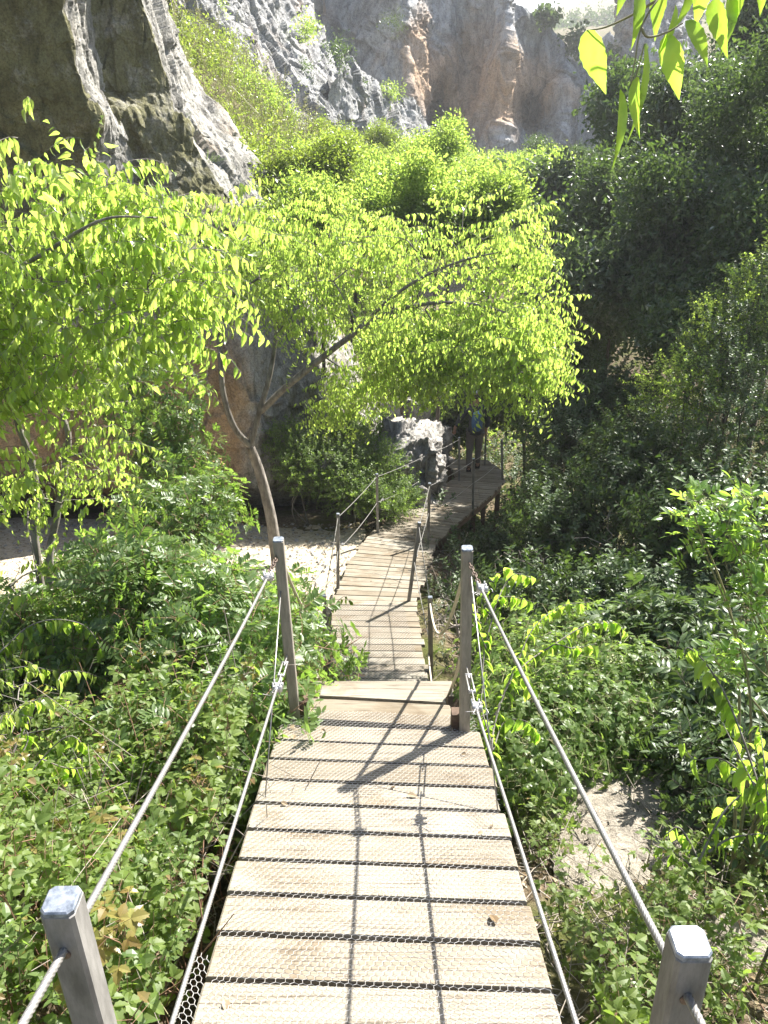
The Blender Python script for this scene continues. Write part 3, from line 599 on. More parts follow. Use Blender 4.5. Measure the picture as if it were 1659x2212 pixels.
# stairs between the two walkways, seen edge-on
stairs = thing('staircase', (0, 4.9, float(H(0, 4.9))), 'short steep plank steps dropping between the upper ramp and lower walkway', 'stairs')
top_c = np.array([(nl[0] + nr_[0]) / 2, nl[1] + .16, nl[2] - .05]); bot = (d2(723, 1500) + d2(926, 1500)) / 2; ns_ = 11
for k in range(1, ns_):
    f = k / ns_; c = top_c * (1 - f) + bot * f; mb = MB()
    c = c - np.array([0, 0, .04]); plank(mb, c + (-.42, -.11, 0), c + (.42, -.11, 0), c + (-.42, .11, 0), c + (.42, .11, 0)); part('tread', mb, M['plank'], stairs, smooth=False)
for s in (-1, 1):
    mb = MB(); a = top_c + (s * .40, 0, -.16); b2 = bot + (s * .40, -.1, -.16); dv = (b2 - a) / np.linalg.norm(b2 - a); _, s_, u_ = frame(dv)
    box(mb, (a + b2) / 2, (s_, u_, dv), .03, .07, np.linalg.norm(b2 - a) / 2); part('stringer', mb, M['beam'], stairs, smooth=False)

# lower walkway
lower = thing('boardwalk', (0, 10, float(H(0, 10))), 'lower plank walkway curving away to the right between slim posts', 'boardwalk')
ST = [((723, 1500), (926, 1500)), ((719, 1400), (911, 1402)), ((716, 1302), (893, 1306)), ((758, 1207), (925, 1220)), ((803, 1151), (941, 1170)), ((873, 1100), (1000, 1117)),
      ((935, 1062), (1055, 1072)), ((984, 1033), (1088, 1040)), ((975, 1010), (1078, 1012)), ((958, 992), (1052, 993))]
Ls = np.array([d2(*a) for a, _ in ST]); Rs = np.array([d2(*b_) for _, b_ in ST]); mid = (Ls + Rs) / 2
cum = np.concatenate([[0], np.cumsum(np.linalg.norm(np.diff(mid, axis=0), axis=1))])
def at2(s): return np.array([np.interp(s, cum, Ls[:, k]) for k in range(3)]), np.array([np.interp(s, cum, Rs[:, k]) for k in range(3)])
npl = int(cum[-1] / .165); mb = MB(); upv = np.array([0, .2, 1.]); upv /= np.linalg.norm(upv)
for k in range(npl):
    s0, s1 = cum[-1] * k / npl + .009, cum[-1] * (k + 1) / npl - .009; l0, r0 = at2(s0); l1, r1 = at2(s1); e = (r0 - l0) / np.linalg.norm(r0 - l0); j = random.uniform(-.03, .03); dz = upv * random.uniform(-.003, .003)
    plank(mb, l0 + e * (j - .02) + dz, r0 + e * (j + .02) + dz, l1 + e * (j - .02) + dz, r1 + e * (j + .02) + dz, up=upv)
part('deck', mb, M['plank'], lower, smooth=False)
for side in (.07, .93):
    mb = MB(); pts = np.array([at2(s)[0] * (1 - side) + at2(s)[1] * side - upv * .115 for s in np.linspace(0, cum[-1], 40)])
    for i in range(39):
        a, b2 = pts[i], pts[i + 1]; dv = (b2 - a) / np.linalg.norm(b2 - a); s_ = np.cross(dv, upv); s_ /= np.linalg.norm(s_)
        box(mb, (a + b2) / 2, (s_, upv, dv), .035, .075, np.linalg.norm(b2 - a) / 2 + .004)
    part('beam', mb, M['beam'], lower, smooth=False)
for s in np.linspace(.3, cum[-1] - .3, 7):
    l, r = at2(s)
    for q_ in (.1, .9):
        c = l * (1 - q_) + r * q_; zb = float(H(c[0], c[1])) - .3; zt = c[2] - .18
        if zt - zb > .1: mb = MB(); box(mb, (c[0], c[1], (zt + zb) / 2), np.eye(3), .045, .045, (zt - zb) / 2, .006); part('leg', mb, M['beam'], lower, smooth=False)
mb = MB(); l0, r0 = at2(0.); l1, _ = at2(cum[2]); ex2 = (r0 - l0) / np.linalg.norm(r0 - l0); ey2 = (l1 - l0) / np.linalg.norm(l1 - l0)
netting(mb, l0 + ex2 * .04, ex2, ey2, upv, .84, cum[2] - .02, .02, .0011); part('wire_netting', mb, M['netting'], lower, smooth=False)
LP = [((712, 1482), (699, 1286)), ((730, 1270), (730, 1110)), ((816, 1150), (814, 1024)), ((921, 1081), (921, 979)), ((992, 1038), (992, 945)), ((967, 1003), (966, 921))]
RP = [((931, 1500), (929, 1290)), ((883, 1298), (906, 1129)), ((924, 1173), (928, 1044)), ((1021, 1099), (1023, 991)), ((1085, 1036), (1084, 950)), ((1047, 1004), (1050, 930))]
PT = {}
for nm, lst in (('L', LP), ('R', RP)):
    PT[nm] = []
    for i, (bp_, tp_) in enumerate(lst):
        bs = d2(*bp_); tp = upto(*tp_, bs[1]); PT[nm].append((bs, tp)); post(lower, bs, tp, half=.021, mat='post' if i not in (0,) else 'post2')
    for i in range(len(lst) - 1):
        a, b2 = PT[nm][i], PT[nm][i + 1]
        for fr, sg in ((.955, .02), (.52, .04)):
            A_ = a[0] * (1 - fr) + a[1] * fr; B_ = b2[0] * (1 - fr) + b2[1] * fr
            cb = rope_between(lower, A_, B_, sg, .0048, hero=False)
        if i in (1, 2): mb = MB(); clampset(mb, A_ * .9 + B_ * .1, (B_ - A_) / np.linalg.norm(B_ - A_), k=1.); part('clamp', mb, M['clamp'], cb)
    for i in (2, 3):        # slack stays
        a = PT[nm][i]; mb = MB(); l, r = at2(cum[3 + i] - .5); e_ = (l if nm == 'L' else r); tube(mb, [a[1] - np.array([0, 0, .06]), e_], .0022, 5); part('stay_wire', mb, M['steel'], lower)
# slack ropes linking the upper second posts with the first lower posts
for A_, B_, sg, r in ((P2R[1] - (0, 0, .07), PT['R'][0][1] - (0, 0, .06), .35, .009), (P2R[1] - (0, 0, .55), PT['R'][0][1] - (0, 0, .62), .42, .008),
                      (P2L[1] - (0, 0, .06), PT['L'][0][1] - (0, 0, .06), .25, .009), (P2L[1] - (0, 0, .5), PT['L'][0][1] - (0, 0, .62), .3, .008)):
    rope_between(stairs, A_, B_, sg, r, hero=False, mat='rope', name='rope')

# ------------------------------------------------------------------ person on the far bend of the lower walkway
def skinned(name, chains, mats_, parent, org, lv=2):
    """chains: list of polylines [(x,y,z,r),...] that share joints; one continuous surface"""
    V, E, Rr, idx = [], [], [], {}
    for ch in chains:
        prev = None
        for x, y, z, r in ch:
            k = (round(x, 3), round(y, 3), round(z, 3))
            if k not in idx: idx[k] = len(V); V.append(k); Rr.append(r)
            if prev is not None and prev != idx[k]: E.append((prev, idx[k]))
            prev = idx[k]
    me = bpy.data.meshes.new(name); me.from_pydata(V, E, []); o = bpy.data.objects.new(name, me); link(o)
    md = o.modifiers.new('s', 'SKIN'); sv = me.skin_vertices[0].data
    for i, r in enumerate(Rr): sv[i].radius = (r, r) if not isinstance(r, tuple) else r; sv[i].use_root = (i == 0)
    md.use_smooth_shade = True; sb = o.modifiers.new('d', 'SUBSURF'); sb.levels = lv; sb.render_levels = lv
    dg = bpy.context.evaluated_depsgraph_get(); nm = bpy.data.meshes.new_from_object(o.evaluated_get(dg)); o.modifiers.clear(); o.data = nm; nm.name = name
    for m in (mats_ if isinstance(mats_, list) else [mats_]): nm.materials.append(m)
    o.parent = parent; return o
M['skin'] = simple('skin', (.42, .24, .17), (.50, .30, .22), 30, .6, 0, .1, .001)
M['jacket'] = simple('dark_jacket', (.035, .04, .045), (.06, .065, .075), 30, .8, 0, .4, .01)
M['trousers'] = simple('brown_trousers', (.13, .115, .10), (.19, .17, .15), 30, .9, 0, .4, .01)
M['bag'] = simple('blue_fabric', (.035, .09, .19), (.06, .14, .27), 30, .7, 0, .3, .005)
M['bag2'] = simple('pale_blue_fabric', (.22, .42, .75), (.35, .55, .85), 30, .5, 0, .2, .005)
M['capw'] = simple('pale_cap', (.55, .56, .58), (.68, .69, .7), 30, .8, 0, .2, .003)
M['boot'] = simple('dark_boot', (.03, .025, .02), (.06, .05, .04), 30, .8, 0, .3, .003)
ft = d2(1022, 1017); S_ = 1.0
per = thing('person', ft, 'person in dark jacket and brown trousers walking away, one hand on the cable', 'person')
hip = .93
LF, RF = (-.11, -.12), (.10, .10)     # feet: trailing left, leading right
body = [[(0, 0, .98, .10), (0, .0, 1.12, .10), (0, .02, 1.28, .15), (0, .03, 1.40, .13), (0, .04, 1.48, .062), (0, .05, 1.545, .058), (0, .06, 1.62, .088), (0, .06, 1.69, .085), (0, .05, 1.745, .05)],
        [(0, 0, .98, .10), (-.09, 0, .90, .075), (-.10, .02, .50, .055), (LF[0], LF[1], .10, .042), (LF[0], LF[1] + .13, .035, .035)],
        [(0, 0, .98, .10), (.09, 0, .90, .075), (.10, .09, .50, .055), (RF[0], RF[1], .09, .042), (RF[0], RF[1] + .15, .035, .035)],
        [(0, .03, 1.40, .13), (-.18, .03, 1.41, .07), (-.33, .02, 1.18, .048), (-.41, .09, .97, .034), (-.425, .11, .90, .032)],
        [(0, .03, 1.40, .13), (.18, .03, 1.41, .07), (.27, .03, 1.14, .047), (.25, .15, .92, .034), (.245, .18, .85, .032)]]
bo = skinned('body', body, M['skin'], per, ft)
jk = [[(0, 0, .84, .175), (0, 0, .90, .175), (0, 0, 1.0, .16), (0, .0, 1.12, .155), (0, .02, 1.28, .175), (0, .03, 1.40, .15), (0, .04, 1.46, .08)],
      [(0, .03, 1.40, .15), (-.18, .03, 1.41, .088), (-.33, .02, 1.18, .066), (-.405, .085, .985, .05)],
      [(0, .03, 1.40, .15), (.18, .03, 1.41, .088), (.27, .03, 1.14, .066), (.252, .14, .94, .05)]]
skinned('jacket', jk, M['jacket'], per, ft)
tr = [[(0, 0, .98, .135), (-.09, 0, .88, .112), (-.10, .02, .50, .082), (LF[0], LF[1], .13, .065)], [(0, 0, .98, .135), (.09, 0, .88, .112), (.10, .09, .50, .082), (RF[0], RF[1], .13, .065)]]
skinned('trousers', tr, M['trousers'], per, ft)
for (x, y) in (LF, RF): skinned('boot', [[(x, y - .04, .06, .05), (x, y + .02, .13, .055)], [(x, y - .04, .06, .05), (x, y + .08, .045, .048), (x, y + .18, .035, .038)]], M['boot'], per, ft, 1)
skinned('hair', [[(0, .035, 1.60, .075), (0, .03, 1.66, .094), (0, .045, 1.71, .088)]], M['boot'], per, ft, 1)
cp = [[(0, .045, 1.69, .098), (0, .05, 1.745, .085), (0, .05, 1.775, .04)], [(0, .045, 1.69, .098), (0, .15, 1.69, .05), (0, .20, 1.68, .03)]]
skinned('cap', cp, M['capw'], per, ft, 1)
for hx, hy, hz, s in ((-.43, .115, .885, -1), (.245, .185, .83, 1)):
    ch = [[(hx, hy, hz + .03, .026), (hx, hy + .01, hz - .01, .03), (hx, hy + .015, hz - .035, .026)]]
    for i, L_ in enumerate((.062, .072, .068, .052)):
        fx = hx + (i - 1.5) * .017; ch.append([(hx, hy + .015, hz - .035, .026), (fx, hy + .02, hz - .05, .0085), (fx, hy + .035, hz - .05 - L_ * .5, .008), (fx, hy + .012, hz - .05 - L_ * .8, .007)])
    ch.append([(hx, hy + .01, hz - .01, .03), (hx - s * .035, hy + .03, hz - .03, .0095), (hx - s * .04, hy + .045, hz - .06, .008)])
    skinned('hand', ch, M['skin'], per, ft, 1)
bag = thing('backpack', ft + np.array([0, -.14, 1.0]), 'blue hiking backpack with a pale blue top worn by the walking person', 'backpack')
skinned('main_bag', [[(0, -.10, .0, .10), (0, -.13, .12, .125), (0, -.13, .25, .13), (0, -.10, .36, .11), (0, -.06, .42, .06)]], M['bag'], bag, ft)
skinned('top_pocket', [[(-.09, -.12, .38, .05), (0, -.13, .41, .062), (.09, -.12, .38, .05)]], M['bag2'], bag, ft, 1)
for s in (-1, 1): skinned('strap', [[(s * .09, -.08, .40, .02), (s * .12, .08, .45, .02), (s * .13, .26, .36, .02), (s * .12, .24, .15, .02)]], M['jacket'], bag, ft, 1)

# ------------------------------------------------------------------ leaves and sprigs
def leafT(L=.1, W=.04, n=4, curl=.25, fold=.25, serr=0., peak=.35, tail=0.):
    """leaf along +x, face up +z"""
    s = np.linspace(0, 1, n + 1); wd = np.sin(np.pi * s ** (math.log(.5) / math.log(peak))) ** .85
    if tail: wd = wd * (1 - tail * np.clip((s - .55) / .45, 0, 1))
    z = -curl * L * s ** 2; x = L * (s - .12 * curl * s ** 2)
    if serr: wd = wd * (1 + serr * ((np.arange(n + 1) % 2) * 2 - 1)); 
    wd[0] = 0; wd[-1] = 0
    mid = np.stack([x, 0 * x, z], -1); k = np.arange(1, n)
    l = np.stack([x[k], wd[k] * W / 2, z[k] + fold * wd[k] * W / 2], -1); r = l * np.array([1, -1, 1])
    v = np.concatenate([mid, l, r]); a = n + 1; b_ = a + n - 1; q = []; t = [[0, 1, a], [0, b_, 1], [n, a + n - 2, n - 1], [n, n - 1, b_ + n - 2]]
    for i in range(n - 2): q += [[i + 1, i + 2, a + i + 1, a + i], [i + 1, b_ + i, b_ + i + 1, i + 2]]
    return v, np.array(q).reshape(-1, 4), np.array(t), np.zeros(len(q), int), np.zeros(len(t), int)
def leafLo(L=.1, W=.045): 
    v = np.array([[0, 0, 0], [L * .42, W / 2, .12 * W - .05 * L], [L, 0, -.25 * L], [L * .42, -W / 2, .12 * W - .05 * L], ])
    return v, np.zeros((0, 4), int), np.array([[0, 2, 1], [0, 3, 2]]), np.zeros(0, int), np.zeros(2, int)
def basis(x, z):
    """matrices whose columns are x, y, z from arrays x (k,3), z (k,3)"""
    x = x / (np.linalg.norm(x, axis=1)[:, None] + 1e-9); y = np.cross(z, x); y /= np.linalg.norm(y, axis=1)[:, None] + 1e-9; z = np.cross(x, y)
    return np.stack([x, y, z], -1)
def put(mb, T, pos, x, z, scl=1.):
    pos = np.atleast_2d(np.asarray(pos, float)); x = np.broadcast_to(np.asarray(x, float), pos.shape); z = np.broadcast_to(np.asarray(z, float), pos.shape)
    Mx = basis(x, z) * np.broadcast_to(np.asarray(scl, float), (len(pos),))[:, None, None]; mb.inst(T, Mx, pos)
def rv(k=1, s=1.): return rng.normal(0, s, (k, 3))
def sprig_droop(leaf, n=11, L=.42, arch=.5, stem=.0022, r=None, side=.5):
    """arching twig along +x with leaves hanging in two rows"""
    mb = MB(); t = np.linspace(0, 1, 6); ax = np.stack([L * t, L * .08 * np.sin(t * 5 + random.random() * 6), L * (.25 * t - arch * t ** 2)], -1)
    tube(mb, ax, np.linspace(stem, stem * .4, 6), 3, 1, cap=False)
    for i in range(n):
        u = (i + .6) / n; p = np.array([np.interp(u, t, ax[:, k]) for k in range(3)]); s = 1 if i % 2 else -1
        d = np.array([[random.uniform(-.35, .7), s * side * random.uniform(0, 1.1), -random.uniform(.5, 1.6)]]); z = np.array([[.6, s * .7, .7]]) + rv(1, .5)
        put(mb, leaf, p, d, z, random.uniform(.5, 1.15) * (1 - .25 * u))
    return mb.template()
def sprig_pinnate(leaf, n=9, pairs=5, L=.30, comp=6, stem=.003, spread=.85):
    """upright shoot along +z with pinnate leaves"""
    mb = MB(); tube(mb, [[0, 0, 0], [.01, .0, L * .5], [0, .01, L]], [stem, stem * .8, stem * .5], 4, 1, cap=False)
    for c in range(comp):
        u = .3 + .7 * c / comp; a = c * 2.4 + random.random(); p = np.array([0, 0, L * u]); el = random.uniform(.15, .9)
        d = np.array([math.cos(a) * spread, math.sin(a) * spread, el]); d /= np.linalg.norm(d); RL = L * random.uniform(.45, .65)
        rp = np.array([p + d * RL * q - np.array([0, 0, .35 * RL * q * q]) for q in np.linspace(0, 1, 4)]); tube(mb, rp, stem * .4, 3, 1, cap=False)
        sd = np.cross(d, [0, 0, 1.]); sd /= np.linalg.norm(sd) + 1e-6; up_ = np.cross(sd, d)
        for k in range(pairs):
            q = .3 + .65 * k / pairs; pp = p + d * RL * q - np.array([0, 0, .35 * RL * q * q])
            for s in (-1, 1): put(mb, leaf, pp, [d * .55 + sd * s + up_ * random.uniform(-.1, .35)], [up_ + rv(1, .22)[0]], random.uniform(.8, 1.1))
        put(mb, leaf, rp[-1], [d - up_ * .3], [up_], 1.)
    return mb.template()
def sprig_tri(leaf, n=7, L=.28, stem=.0025, k=3):
    """bramble cane along +z, leaves of three leaflets facing up"""
    mb = MB(); tube(mb, [[0, 0, 0], [.01, .02, L * .5], [.04, .0, L]], [stem, stem * .8, stem * .5], 4, 1, cap=False)
    for c in range(n):
        u = .15 + .85 * c / n; a = c * 2.4 + random.random(); d = np.array([math.cos(a), math.sin(a), random.uniform(.1, .5)]); p = np.array([0, 0, L * u]); e = p + d * random.uniform(.04, .08)
        tube(mb, [p, e], stem * .35, 3, 1, cap=False); up_ = np.array([0, 0, 1.]) + rv(1, .28)[0]
        for j in range(k):
            g = (j - (k - 1) / 2) * 1.35 * (3 / max(k, 3)); dd = np.array([d[0] * math.cos(g) - d[1] * math.sin(g), d[0] * math.sin(g) + d[1] * math.cos(g), -.05])
            put(mb, leaf, e, [dd], [up_], random.uniform(.8, 1.15) * (1.15 if j == k // 2 else .95))
    return mb.template()
def sprig_bush(leaf, n=14, L=.2, stem=.002, spread=1.):
    mb = MB(); tube(mb, [[0, 0, 0], [.005, .01, L * .5], [.01, .0, L]], [stem, stem * .8, stem * .5], 3, 1, cap=False)
    for c in range(n):
        u = .2 + .8 * c / n; a = c * 2.4 + random.random() * .8; d = np.array([math.cos(a) * spread, math.sin(a) * spread, random.uniform(.0, 1.)])
        put(mb, leaf, [0, 0, L * u], [d], [np.array([0, 0, 1.]) - d * .3 + rv(1, .3)[0]], random.uniform(.7, 1.15))
    return mb.template()
def sprig_far(leaf, n=16, rad=.25, down=.5):
    mb = MB(); p = rv(n, rad * .5); d = rv(n, .8); d[:, 2] -= down; put(mb, leaf, p, d, rv(n, .5) + np.array([0, 0, 1.]), rng.uniform(.7, 1.2, n)); return mb.template()
LF_ = leafT(.105, .042, 4, .35, .3, tail=.25); LFn = leafT(.095, .042, 5, .35, .3, tail=.3)
V = {'hack': [sprig_droop(LF_, random.choice((9, 11, 12))) for _ in range(7)],
     'hackm': [sprig_droop(leafT(.095, .04, 3, .3, .3), 11, .42) for _ in range(6)],
     'lent': [sprig_pinnate(leafT(.055, .020, 3, .1, .15, peak=.5), comp=6) for _ in range(6)],
     'bram': [sprig_tri(leafT(.054, .034, 7, .22, .32, peak=.40, serr=.14), 7) for _ in range(6)],
     'herb': [sprig_tri(leafT(.036, .018, 3, .2, .1), 9, .22, k=4) for _ in range(5)],
     'bush': [sprig_bush(leafT(.035, .02, 3, .2, .15), 16) for _ in range(5)],
     'fine': [sprig_bush(leafLo(.022, .008), 26, .24, .0015) for _ in range(4)],
     'elder': [sprig_pinnate(leafT(.085, .032, 5, .25, .2, peak=.42), pairs=3, comp=6, L=.34) for _ in range(5)],
     'dark': [sprig_bush(leafT(.07, .035, 3, .25, .2), 18, .34, .003) for _ in range(6)],
     'far': [sprig_far(leafLo(.10, .05), 22, .34) for _ in range(8)],
     'farb': [sprig_far(leafLo(.13, .075), 22, .45, .3) for _ in range(8)],
     'farx': [sprig_far(leafLo(.5, .38), 14, .9, .0) for _ in range(5)]}
def scatter(mb, kind, pos, dirs=None, scl=(.8, 1.2), droop=None, tilt=.35, out=None):
    """place sprigs of a kind; droop kinds keep z up and point sideways, the others grow along dirs"""
    pos = np.asarray(pos, float); k = len(pos)
    if k == 0: return
    T = V[kind]; ch = rng.integers(0, len(T), k); s = rng.uniform(*scl, k)
    droop = kind.startswith('hack') if droop is None else droop
    if droop:
        a = rng.uniform(0, 2 * math.pi, k); x = np.stack([np.cos(a), np.sin(a), rng.normal(0, .25, k)], -1)
        if out is not None: o = out * np.array([1, 1, .2]); o /= np.linalg.norm(o, axis=1)[:, None] + 1e-6; x = x * .75 + o
        z = np.tile([0, 0, 1.], (k, 1)) + rv(k, tilt * .4); Mx = basis(x, z)
    else:
        d = np.tile([0, 0, 1.], (k, 1)) if dirs is None else np.asarray(dirs, float); d = d / (np.linalg.norm(d, axis=1)[:, None] + 1e-6) + rv(k, tilt)
        B_ = basis(d, rv(k)); Mx = np.stack([B_[..., 1], B_[..., 2], B_[..., 0]], -1)
    for i in range(len(T)):
        m = ch == i
        if m.any(): mb.inst(T[i], Mx[m] * s[m][:, None, None], pos[m])
def inblobs(blobs, n, shell=.45, gap=.0, gs=1.2, seed=0):
    """blobs: (centre xyz, (rx,ry,rz)); points spread through them, thinned by noise"""
    C = np.array([b[0] for b in blobs], float); Rr = np.array([b[1] for b in blobs], float); wt = np.prod(Rr, 1) ** .8; wt /= wt.sum(); out = []; dr_ = []
    while sum(len(o) for o in out) < n:
        k = n * 2; c = rng.choice(len(C), k, p=wt); u = rv(k); u /= np.linalg.norm(u, axis=1)[:, None]; r = rng.uniform(shell ** 2, 1, k) ** .5
        lump = 1 + .22 * vnoise(u * 2.2 + c[:, None] * 9.1, seed); p = C[c] + u * Rr[c] * (r * lump)[:, None]
        if gap: m = fbm(p * gs, 3, seed + 4) > -1 + gap; p = p[m]; u = u[m]
        out.append(p); dr_.append(u)
    return np.concatenate(out)[:n], np.concatenate(dr_)[:n]
def skeleton(hero, targets, seg=.35, wob=.12):
    """hero: list of (points, radii). Grows branches from it to every target. returns nodes, parent, minimum radius"""
    nd, pa, mr = [], [], []
    for pts, rad in hero:
        pts = curve(pts, 5); rad = np.interp(np.linspace(0, 1, len(pts)), np.linspace(0, 1, len(rad)), rad)
        st = -1
        if nd: dd = np.linalg.norm(np.array(nd) - pts[0], axis=1); st = int(dd.argmin())
        for p, r in zip(pts, rad): nd.append(p); pa.append(st); mr.append(r); st = len(nd) - 1
    h0 = len(nd); T_ = np.asarray(targets); d0 = np.linalg.norm(T_[:, None] - np.array(nd)[None], axis=2).min(1)
    for t in T_[np.argsort(d0)]:
        A = np.array(nd); dv = A - t; d = np.linalg.norm(dv, axis=1) + np.maximum(dv[:, 2], 0) * .9; i = int(d.argmin()); a = A[i]; L_ = np.linalg.norm(t - a); k = max(2, int(L_ / seg) + 1)
        base = a; ctrl = (a + t) / 2 + np.array([0, 0, L_ * .12]) + rng.normal(0, wob * L_ * .5, 3); st = i
        for q in range(1, k + 1):
            u = q / k; p = (1 - u) ** 2 * base + 2 * u * (1 - u) * ctrl + u * u * t; nd.append(p); pa.append(st); mr.append(0); st = len(nd) - 1
    return np.array(nd), np.array(pa), np.array(mr)
def limbs(mb, nd, pa, mr, tip=.003, n=5, ex_=2.3, m=0, rmax=9):
    k = len(nd); w_ = np.zeros(k); ch = np.bincount(pa[pa >= 0], minlength=k)
    for i in range(k - 1, -1, -1):
        if ch[i] == 0: w_[i] += 1
        if pa[i] >= 0: w_[pa[i]] += w_[i]
    r = np.maximum(tip * w_ ** (1 / ex_), mr); r = np.minimum(r, rmax)
    for i in range(k):
        if pa[i] >= 0:
            a, b_ = nd[pa[i]], nd[i]
            if np.linalg.norm(b_ - a) < 1e-4: continue
            ra = min(r[pa[i]], r[i] * 1.25) if r[pa[i]] > r[i] * 1.6 else r[pa[i]]
            tube(mb, [a - (b_ - a) * .06, b_], [ra, r[i]], n, m, cap=False)
def gpt(x, y, dz=-.1): return np.array([x, y, float(H(x, y)) + dz])
def tree(name, label, cat, hero, blobs, nb, ns, kind, leaf, stemm='bark', bark='bark', group=None, scl=(.8, 1.2), tip=.003, shell=.4, gap=.5, gs=1.2, seed=0, n=5, jit=.22, cname='crown', tname='trunk'):
    tg, _ = inblobs(blobs, nb, shell * .8, 0, gs, seed); nd, pa, mr = skeleton(hero, tg); base = nd[0]
    o = thing(name, base, label, cat, group)
    mb = MB(); limbs(mb, nd, pa, mr, tip, n); part(tname, mb, M[bark], o, org=base)
    p, u = inblobs(blobs, ns, shell, gap, gs, seed + 1)
    q = nd[rng.integers(len(nd) // 3, len(nd), ns // 3)] + rv(ns // 3, jit * .6); p = np.concatenate([p, q]); u = np.concatenate([u, rv(len(q), .5)])
    mb = MB(); scatter(mb, kind, p, dirs=u + np.array([0, 0, .5]), scl=scl, out=u); part(cname, mb, [M[leaf], M[stemm]], o, smooth=False)
    return o
def B(px, py, d, rx, ry, rz): return (P(px, py, d), (rx, ry, rz))

# central hackberry
tb = gpt(*P(597, 1175, 12.0)[:2]); c0 = [tb, P(585, 1120, 11.9), P(560, 1020, 11.6), P(540, 965, 11.3)]
hero = [(c0, [.095, .085, .075, .066]),
        ([P(540, 965, 11.3), P(505, 920, 11.0), P(482, 850, 10.7), P(475, 760, 10.4), P(470, 680, 10.2), P(500, 640, 10), P(560, 600, 9.8)], [.05, .045, .04, .035, .03, .022, .015]),
        ([P(540, 965, 11.3), P(560, 890, 11.1), P(585, 800, 10.9), P(600, 700, 10.8), P(610, 600, 10.6), P(640, 500, 10.4)], [.045, .04, .034, .027, .02, .012]),
        ([P(568, 885, 11.1), P(620, 835, 10.6), P(700, 770, 10.1), P(760, 725, 9.7), P(830, 680, 9.3), P(930, 655, 8.9), P(1040, 660, 8.6), P(1130, 690, 8.5)], [.048, .046, .042, .036, .026, .02, .014, .008]),
        ([P(760, 725, 9.7), P(850, 640, 9.2), P(930, 590, 9), P(1010, 560, 8.8), P(1100, 540, 8.8)], [.025, .02, .016, .012, .007]),
        ([P(470, 680, 10.2), P(420, 610, 10.), P(380, 540, 9.8)], [.025, .018, .01])]
cb_ = [B(560, 560, 10.2, .95, .9, .6), B(760, 540, 9.8, .95, .9, .6), B(960, 560, 9.2, .85, .8, .6), B(1090, 560, 8.9, .55, .7, .5), B(1130, 700, 8.6, .42, .6, .55), B(1020, 740, 8.6, .6, .6, .6), B(900, 720, 8.9, .5, .6, .5),
       B(1110, 800, 8.4, .36, .5, .30), B(880, 800, 9.0, .35, .5, .35), B(800, 830, 9.8, .5, .5, .28), B(735, 880, 10.0, .34, .35, .22), B(660, 690, 10.3, .4, .4, .3), B(440, 600, 10.2, .6, .6, .5), B(390, 720, 10.2, .3, .4, .3), B(930, 820, 9.0, .25, .4, .22), B(1165, 790, 8.4, .22, .4, .25)]
tree('hackberry_tree', 'leaning hackberry with forked grey trunk and bright drooping leaves over the lower walkway', 'tree', hero, cb_, 230, 2500, 'hack', 'hack', group=None, scl=(.58, 1.0), tip=.0038, shell=.15, gap=.80, gs=1.3, seed=3)
# near hackberry at the left: two thin stems and a branch entering from the frame edge
s1 = [gpt(*P(75, 1330, 6.4)[:2]), P(82, 1220, 6.4), P(78, 1100, 6.3), P(72, 1010, 6.2), P(40, 920, 6), P(30, 860, 5.9), P(60, 760, 5.6), P(100, 640, 5.2), P(140, 540, 4.9)]
s2 = [s1[0], P(108, 1260, 6.4), P(122, 1120, 6.3), P(142, 1000, 6.2), P(146, 930, 6.1), P(122, 860, 6), P(150, 760, 5.7), P(200, 650, 5.4), P(280, 560, 5.2)]
s3 = [P(60, 760, 5.6), P(-60, 680, 5.0), P(0, 605, 4.6), P(100, 545, 4.4), P(170, 500, 4.3), P(240, 470, 4.2), P(330, 470, 4.2)]
nb_ = [B(60, 560, 4.8, .42, .6, .42), B(220, 540, 4.8, .40, .6, .38), B(350, 560, 4.8, .26, .5, .36), B(120, 700, 5.0, .5, .6, .38), B(300, 680, 4.9, .32, .5, .34), B(50, 420, 4.8, .3, .4, .16), B(210, 410, 4.8, .34, .4, .18), B(380, 470, 4.8, .24, .4, .22),
       B(480, 470, 5.2, .2, .4, .22), B(60, 830, 5.3, .3, .4, .28), B(380, 620, 4.8, .14, .3, .3), B(200, 900, 5.5, .3, .3, .28), B(-120, 600, 4.8, .5, .6, .6)]
tree('hackberry_tree', 'nearer hackberry with two thin bare stems filling the left edge with large drooping leaves', 'tree', [(s1, [.034, .03, .028, .026, .024, .02, .016, .012, .008]), (s2, [.034, .03, .028, .026, .024, .02, .016, .012, .008]), (s3, [.01, .014, .014, .012, .01, .007, .004])],
     nb_ + [B(70, 960, 5.6, .28, .3, .2), B(190, 960, 5.5, .22, .3, .2), B(20, 1080, 5.6, .2, .3, .22)], 130, 640, 'hack', 'hack', scl=(.7, 1.2), tip=.0025, shell=.1, gap=.88, gs=2.0, seed=9)

